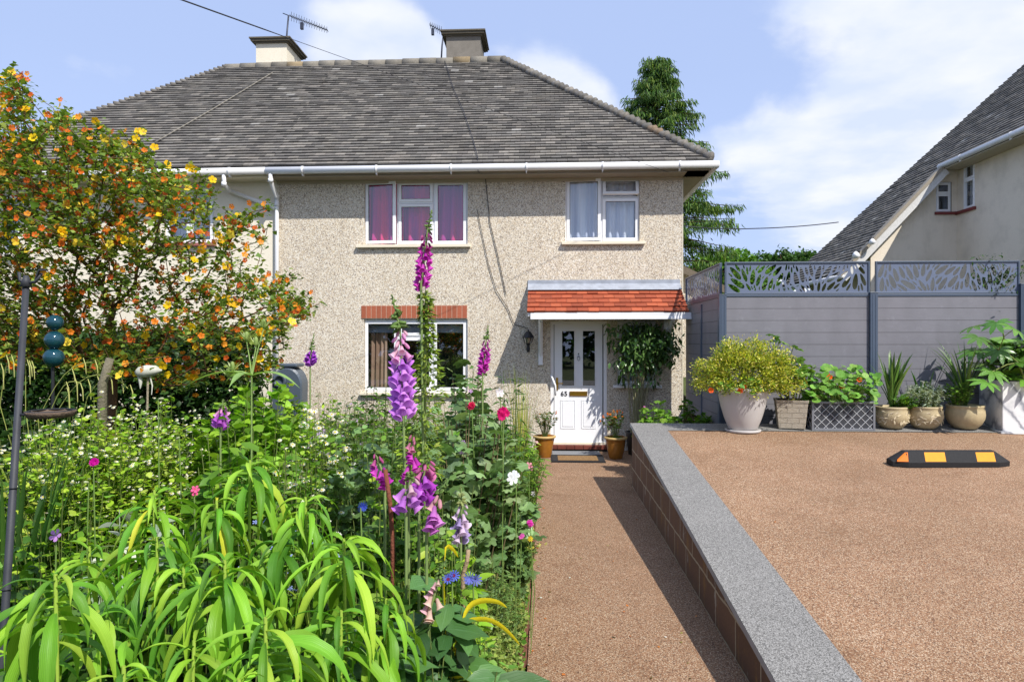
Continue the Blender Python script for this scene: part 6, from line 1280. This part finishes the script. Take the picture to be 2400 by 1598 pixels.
# single conspicuous blooms on their own stems
def bloom(label,px,py,d,T,size,c,cat='flower',name='flower_stem',n=1,center=None,face=(0,-1,.4)):
    p=atd(px,py,d); g=gl(px,d+.05); t=empty(name,tuple(g),label,cat); H=p-g; q=MB(); q.tube([(0,0,0),H*.5+rng.normal(0,.015,3),H],.0028,5,C(110,136,70)); q.build('stem',STM,t)
    q=MB(); 
    for k in range(n):
        D=np.array([face])+rng.normal(0,.35 if n>1 else .1,(1,3)); A=frames(D,None,1,size*rng.uniform(.85,1.1))[:,:,[0,2,1]]; P=H+(rng.normal(0,size*.22,3) if n>1 else 0)
        q.inst(T,A,np.array([P]),pick([c],1,.08))
        if center is not None: q.inst(ROUND,A*.3,np.array([P+np.array((0,-.004,.002))]),[center])
    q.build('bloom',PET,t); return t
DBL=T_flower(8,.5,.5)
bloom('single round magenta campion flower above the grey woolly leaves',219,1080,2.65,T_flower(9,.25,.5),.03,C(214,20,160),n=4)
bloom('double bright magenta pink rose against the wall near the tall grass',1180,968,3.6,DBL,.042,C(226,30,120),n=7)
bloom('small deep pink rose left of the bright magenta one',1106,952,3.8,DBL,.036,C(214,40,90),n=4)
bloom('white mallow flower near the path edge below the mallow',1210,1120,3.3,FL5,.06,C(244,240,244),n=3)
bloom('white flower among the leaves left of the tall grass',1172,918,3.9,FL5,.05,C(246,236,240),n=2)
bloom('pale pink bloom left of the path below the glazed pot',1240,1095,4.2,FL5,.04,C(236,160,176),n=2)
bloom('blue cornflower left of the leaning flower stake',845,1190,2.2,T_flower(11,.5,.22),.034,C(84,104,214),n=3)
bloom('blue cornflower with a dark red centre near the faded foxglove',1060,1350,2.1,T_flower(11,.5,.22),.034,C(96,110,210),n=3,center=C(120,30,70))
bloom('blue-violet cornflower at the right of the other one, nearest the thyme',1108,1352,2.2,T_flower(11,.5,.22),.038,C(120,126,216),n=3)
bloom('hanging spray of bright pink flowers reaching over the brick edging',1243,1225,4.0,FL5,.026,C(232,70,190),n=16)
bloom('second smaller pink spray beside the brick edging',1222,1255,3.9,FL5,.024,C(232,110,196),n=7)
bloom('lilac flower low at the left below the grey pole',132,1254,2.3,FL5,.04,C(190,140,214))
bloom('yellow daisy by the brick edging',1243,1262,3.8,DAISY,.03,C(236,206,40))
bloom('pink sweet pea flower above the back lime perennials',455,1148,2.4,FL5,.03,C(236,96,150),n=2)
for px_,py_,lab in ((371,935,'tall onion-like bud on a bare stem above the white daisies'),(420,1025,'lower onion-like bud right of the tall one'),(208,1130,'round pale bud on a bare stem left of the grey campion')):
    bloom(lab,px_,py_,3.0,BUD,.028,C(190,196,160),name='allium_bud',face=(0,.3,1))
# teasel
t=empty('teasel',tuple(gl(585,3.5)),'tall pale green teasel with spiny heads in front of the flowering shrub','plant'); g0=np.array(t.location); q=MB(); f=MB(); base=atd(590,880,3.5)-g0
for (px_,py_) in ((578,800),(600,812),(545,870),(535,885),(618,770)):
    p=atd(px_,py_,3.5)-g0; q.tube([base*np.array((1,1,.6)),base,(base+p)/2+(0,0,.01),p],[.006,.005,.003,.003],5,C(140,166,96)); f.inst(BUD,frames(np.array([[0,0,1.]]),None,.1,.05),np.array([p]),[C(150,170,100)])
    k=12; a=rng.uniform(0,6.28,k); f.inst(NEED,frames(np.stack([np.cos(a),np.sin(a),np.full(k,1.1)],1),None,.2,.075),np.repeat(p[None],k,0),pick([C(176,190,130)],k))
q.build('stems',STM,t)
for a,l in ((-.3,.30),(3.4,.34),(.5,.22),(2.7,.2),(-1.6,.24)):
    d3=np.array((math.cos(a),math.sin(a),0)); ts=np.linspace(0,1,9); f.ribbon([base+d3*l*s_+np.array((0,0,l*(.35*s_-.55*s_*s_))) for s_ in ts],.045*np.sin(np.pi*np.clip(ts+.05,0,1)),np.cross(d3,(0,0,1)),C(140,172,100),.15)
f.build('heads_and_leaves',LF,t)
# stakes
for a,b,d,c,lab in (((903,1100),(920,1260),2.35,C(120,72,56),'brown peeling garden cane below the leaning magenta foxglove'),((1098,1288),(1085,1345),2.4,C(150,130,104),'short weathered cane beside the faded foxglove')):
    q=MB(); P=[atd(*a,d),(atd(*a,d)+atd(*b,d))/2+(.004,0,0),atd(*b,d),gl(b[0]+4,d)]; q.tube(P,[.0075,.008,.008,.008],8,c,True); tag(q.build('garden_cane',BARK),lab,'cane')
# grey pole with feeding dish
pt=atd(61,672,2.1); pb=atd(20,1310,1.95); dn=(pb-pt)/np.linalg.norm(pb-pt); ft=pt+dn*((pt[2]+.02)/-dn[2]); PM=m_plain('pole_grey',C(52,54,60),.6,.0,.15,25,.4,.1)
t=empty('feeder_pole',tuple(ft),'leaning grey metal bird feeder pole with a hook head at the left border','bird feeder pole'); q=MB(); q.tube([ft*0,(pt-ft)*.5,(pt-ft)],[.012,.0105,.009],12,cap=True); q.build('pole',PM,t)
for k in (.25,.42,.56,.70): p=(pt-ft)*k; q=MB(); q.tube([p-dn*-.004,p+dn*.006],.0145,12,cap=True); q.build('clamp_ring',IRON,t)
q=MB(); h=pt-ft; q.tube([h,h+(0,0,.035)],[.017,.006],10,cap=True); q.tube([h+(0,0,.01),h+(.03,0,.015),h+(.05,0,.04)],.005,6,cap=True); q.tube([h+(0,0,.01),h+(-.02,0,.02),h+(-.022,0,.045)],.005,6,cap=True); q.tube([h+(.03,0,.02),h+(.05,-.01,.05),h+(.075,-.01,.05)],.0035,6); q.build('hook_head',PM,t)
q=MB(); dsh=atd(119,972,2.02)-ft; arm=(pt-ft)*.50; q.lathe([(0,-.006),(.058,-.006),(.064,.006),(.066,.012),(.06,.012),(.056,0),(0,0)],36,C(98,84,74),o=tuple(dsh)); q.build('feeding_dish',BARK,t); q=MB(); q.tube([((pt-ft)*((dsh[2])/(pt-ft)[2])),dsh-(.06,0,0)],.004,6); 
for k in range(8): a=k*.785; q.tube([dsh+(.062*math.cos(a),.062*math.sin(a),.012),dsh+(.062*math.cos(a+.785),.062*math.sin(a+.785),.012)],.0025,5)
q.build('dish_ring',IRON,t)
# blue-green glass spheres
TEAL=m_plain('teal_glaze',C(24,70,84),.1,.3,.3,6,.9); c0=atd(126,838,4.3); g0=gl(124,4.3); t=empty('glass_ornament',tuple(g0),'stack of three shiny teal glass balls on a stake below the flowering shrub','garden ornament'); q=MB(); r_=.060
for k,s_ in enumerate((1,.95,.82)):
    zc_=c0[2]-.02+k*.110; q.lathe([(max(.014,r_*s_*math.sin(a)),r_*s_*-math.cos(a)) for a in np.linspace(.25,math.pi-.2,14)],24,o=(c0[0]-g0[0]+.004*k,0,zc_))
q.build('glass_balls',TEAL,t); q=MB(); q.tube([(0,0,0),(0,0,c0[2]-.07)],.010,8); q.build('stake',IRON,t)
# weathered white ornament and post beneath the shrub
W_=m_plain('white_weathered',C(190,190,178),.8,0,.25,18,.3,.3); p=atd(345,872,4.55); t=empty('bird_ornament',tuple((p[0],p[1],0)),'white weathered bird-shaped garden ornament with a rounded body under the flowering shrub','garden ornament')
q=MB(); z_=p[2]; q.tube([(.10,0,z_+.012),(.06,0,z_+.014),(0,0,z_+.006),(-.05,0,z_+.0),(-.075,0,z_-.005)],[.006,.03,.042,.036,.018],14,cap=True); q.tube([(-.055,0,z_-.02),(-.045,0,z_-.06),(-.048,0,z_-.11)],[.014,.014,.003],8); q.tube([(.02,0,z_-.03),(.035,0,z_-.09),(.03,0,z_-.15)],[.006,.005,.003],6); q.build('body',W_,t)
q=MB(); q.tube([(0,.01,z_-.02),(-.02,.01,z_*.5),(0,.01,0)],.008,6,C(150,140,120)); q.build('stand',BARK,t)
q=MB(); a=atd(258,840,4.0); q.tube([gl(240,4.0),atd(240,900,4.0),a],[.03,.026,.022],9,C(112,106,90),True); tag(q.build('wooden_post',BARK),'pale weathered stump post behind the sedge under the flowering shrub','post')
# --- ground-level filler foliage over the whole bed
q=MB(); k=70000; x=rng.uniform(-6.5,-.17,k); y=rng.uniform(.9,F-.3,k)**1.0; hgt=.28+.22*np.sin(x*3.1+1)*np.sin(y*2.3); P=np.stack([x,y,rng.random(k)**.6*np.clip(hgt,.12,.6)*np.clip((-x-.15)*2.2,.15,1)],1)
foliage(q,LEAF,P,np.stack([rng.normal(0,.7,k),rng.normal(0,.7,k),rng.normal(.6,.4,k)],1),.065,G1+G2+GD+G1); o=q.build('ground_cover',LF); tag(o,'low mixed green leaves covering the soil of the flower border','ground cover',kind='stuff')
q=MB(); k=9000; x=rng.normal(-.20,.05,k); y=rng.uniform(1.5,10.3,k); P=np.stack([np.minimum(x,-.12),y,rng.random(k)*.12+.02],1); foliage(q,TINY,P,rng.normal(0,1,(k,3))+(0,0,.6),.022,TH+G1); tag(q.build('edging_weeds',LF),'tiny creeping leaves growing along the brick edging','ground cover',kind='stuff')

# litter: petals and little leaves blown on the path and driveway
q=MB(); k=260; x=np.concatenate([rng.uniform(-.08,1.0,90),rng.normal(-.05,.05,90).clip(-.09,.2),rng.uniform(1.5,7,80)]); y=np.concatenate([rng.uniform(2.2,10.8,180),rng.uniform(3,8.4,80)]); z=np.where(x>1.4,-.079+.0994*y,0)+.006
foliage(q,TINY,np.stack([x,y,z],1),np.stack([rng.normal(0,1,k),rng.normal(0,1,k),rng.normal(0,.12,k)],1),.014,[C(120,104,60),C(96,84,54),C(150,140,80),C(220,214,206),C(200,120,60)]); tag(q.build('fallen_leaves',LF),'scattered fallen petals and leaf scraps on the path and driveway','litter',kind='stuff')
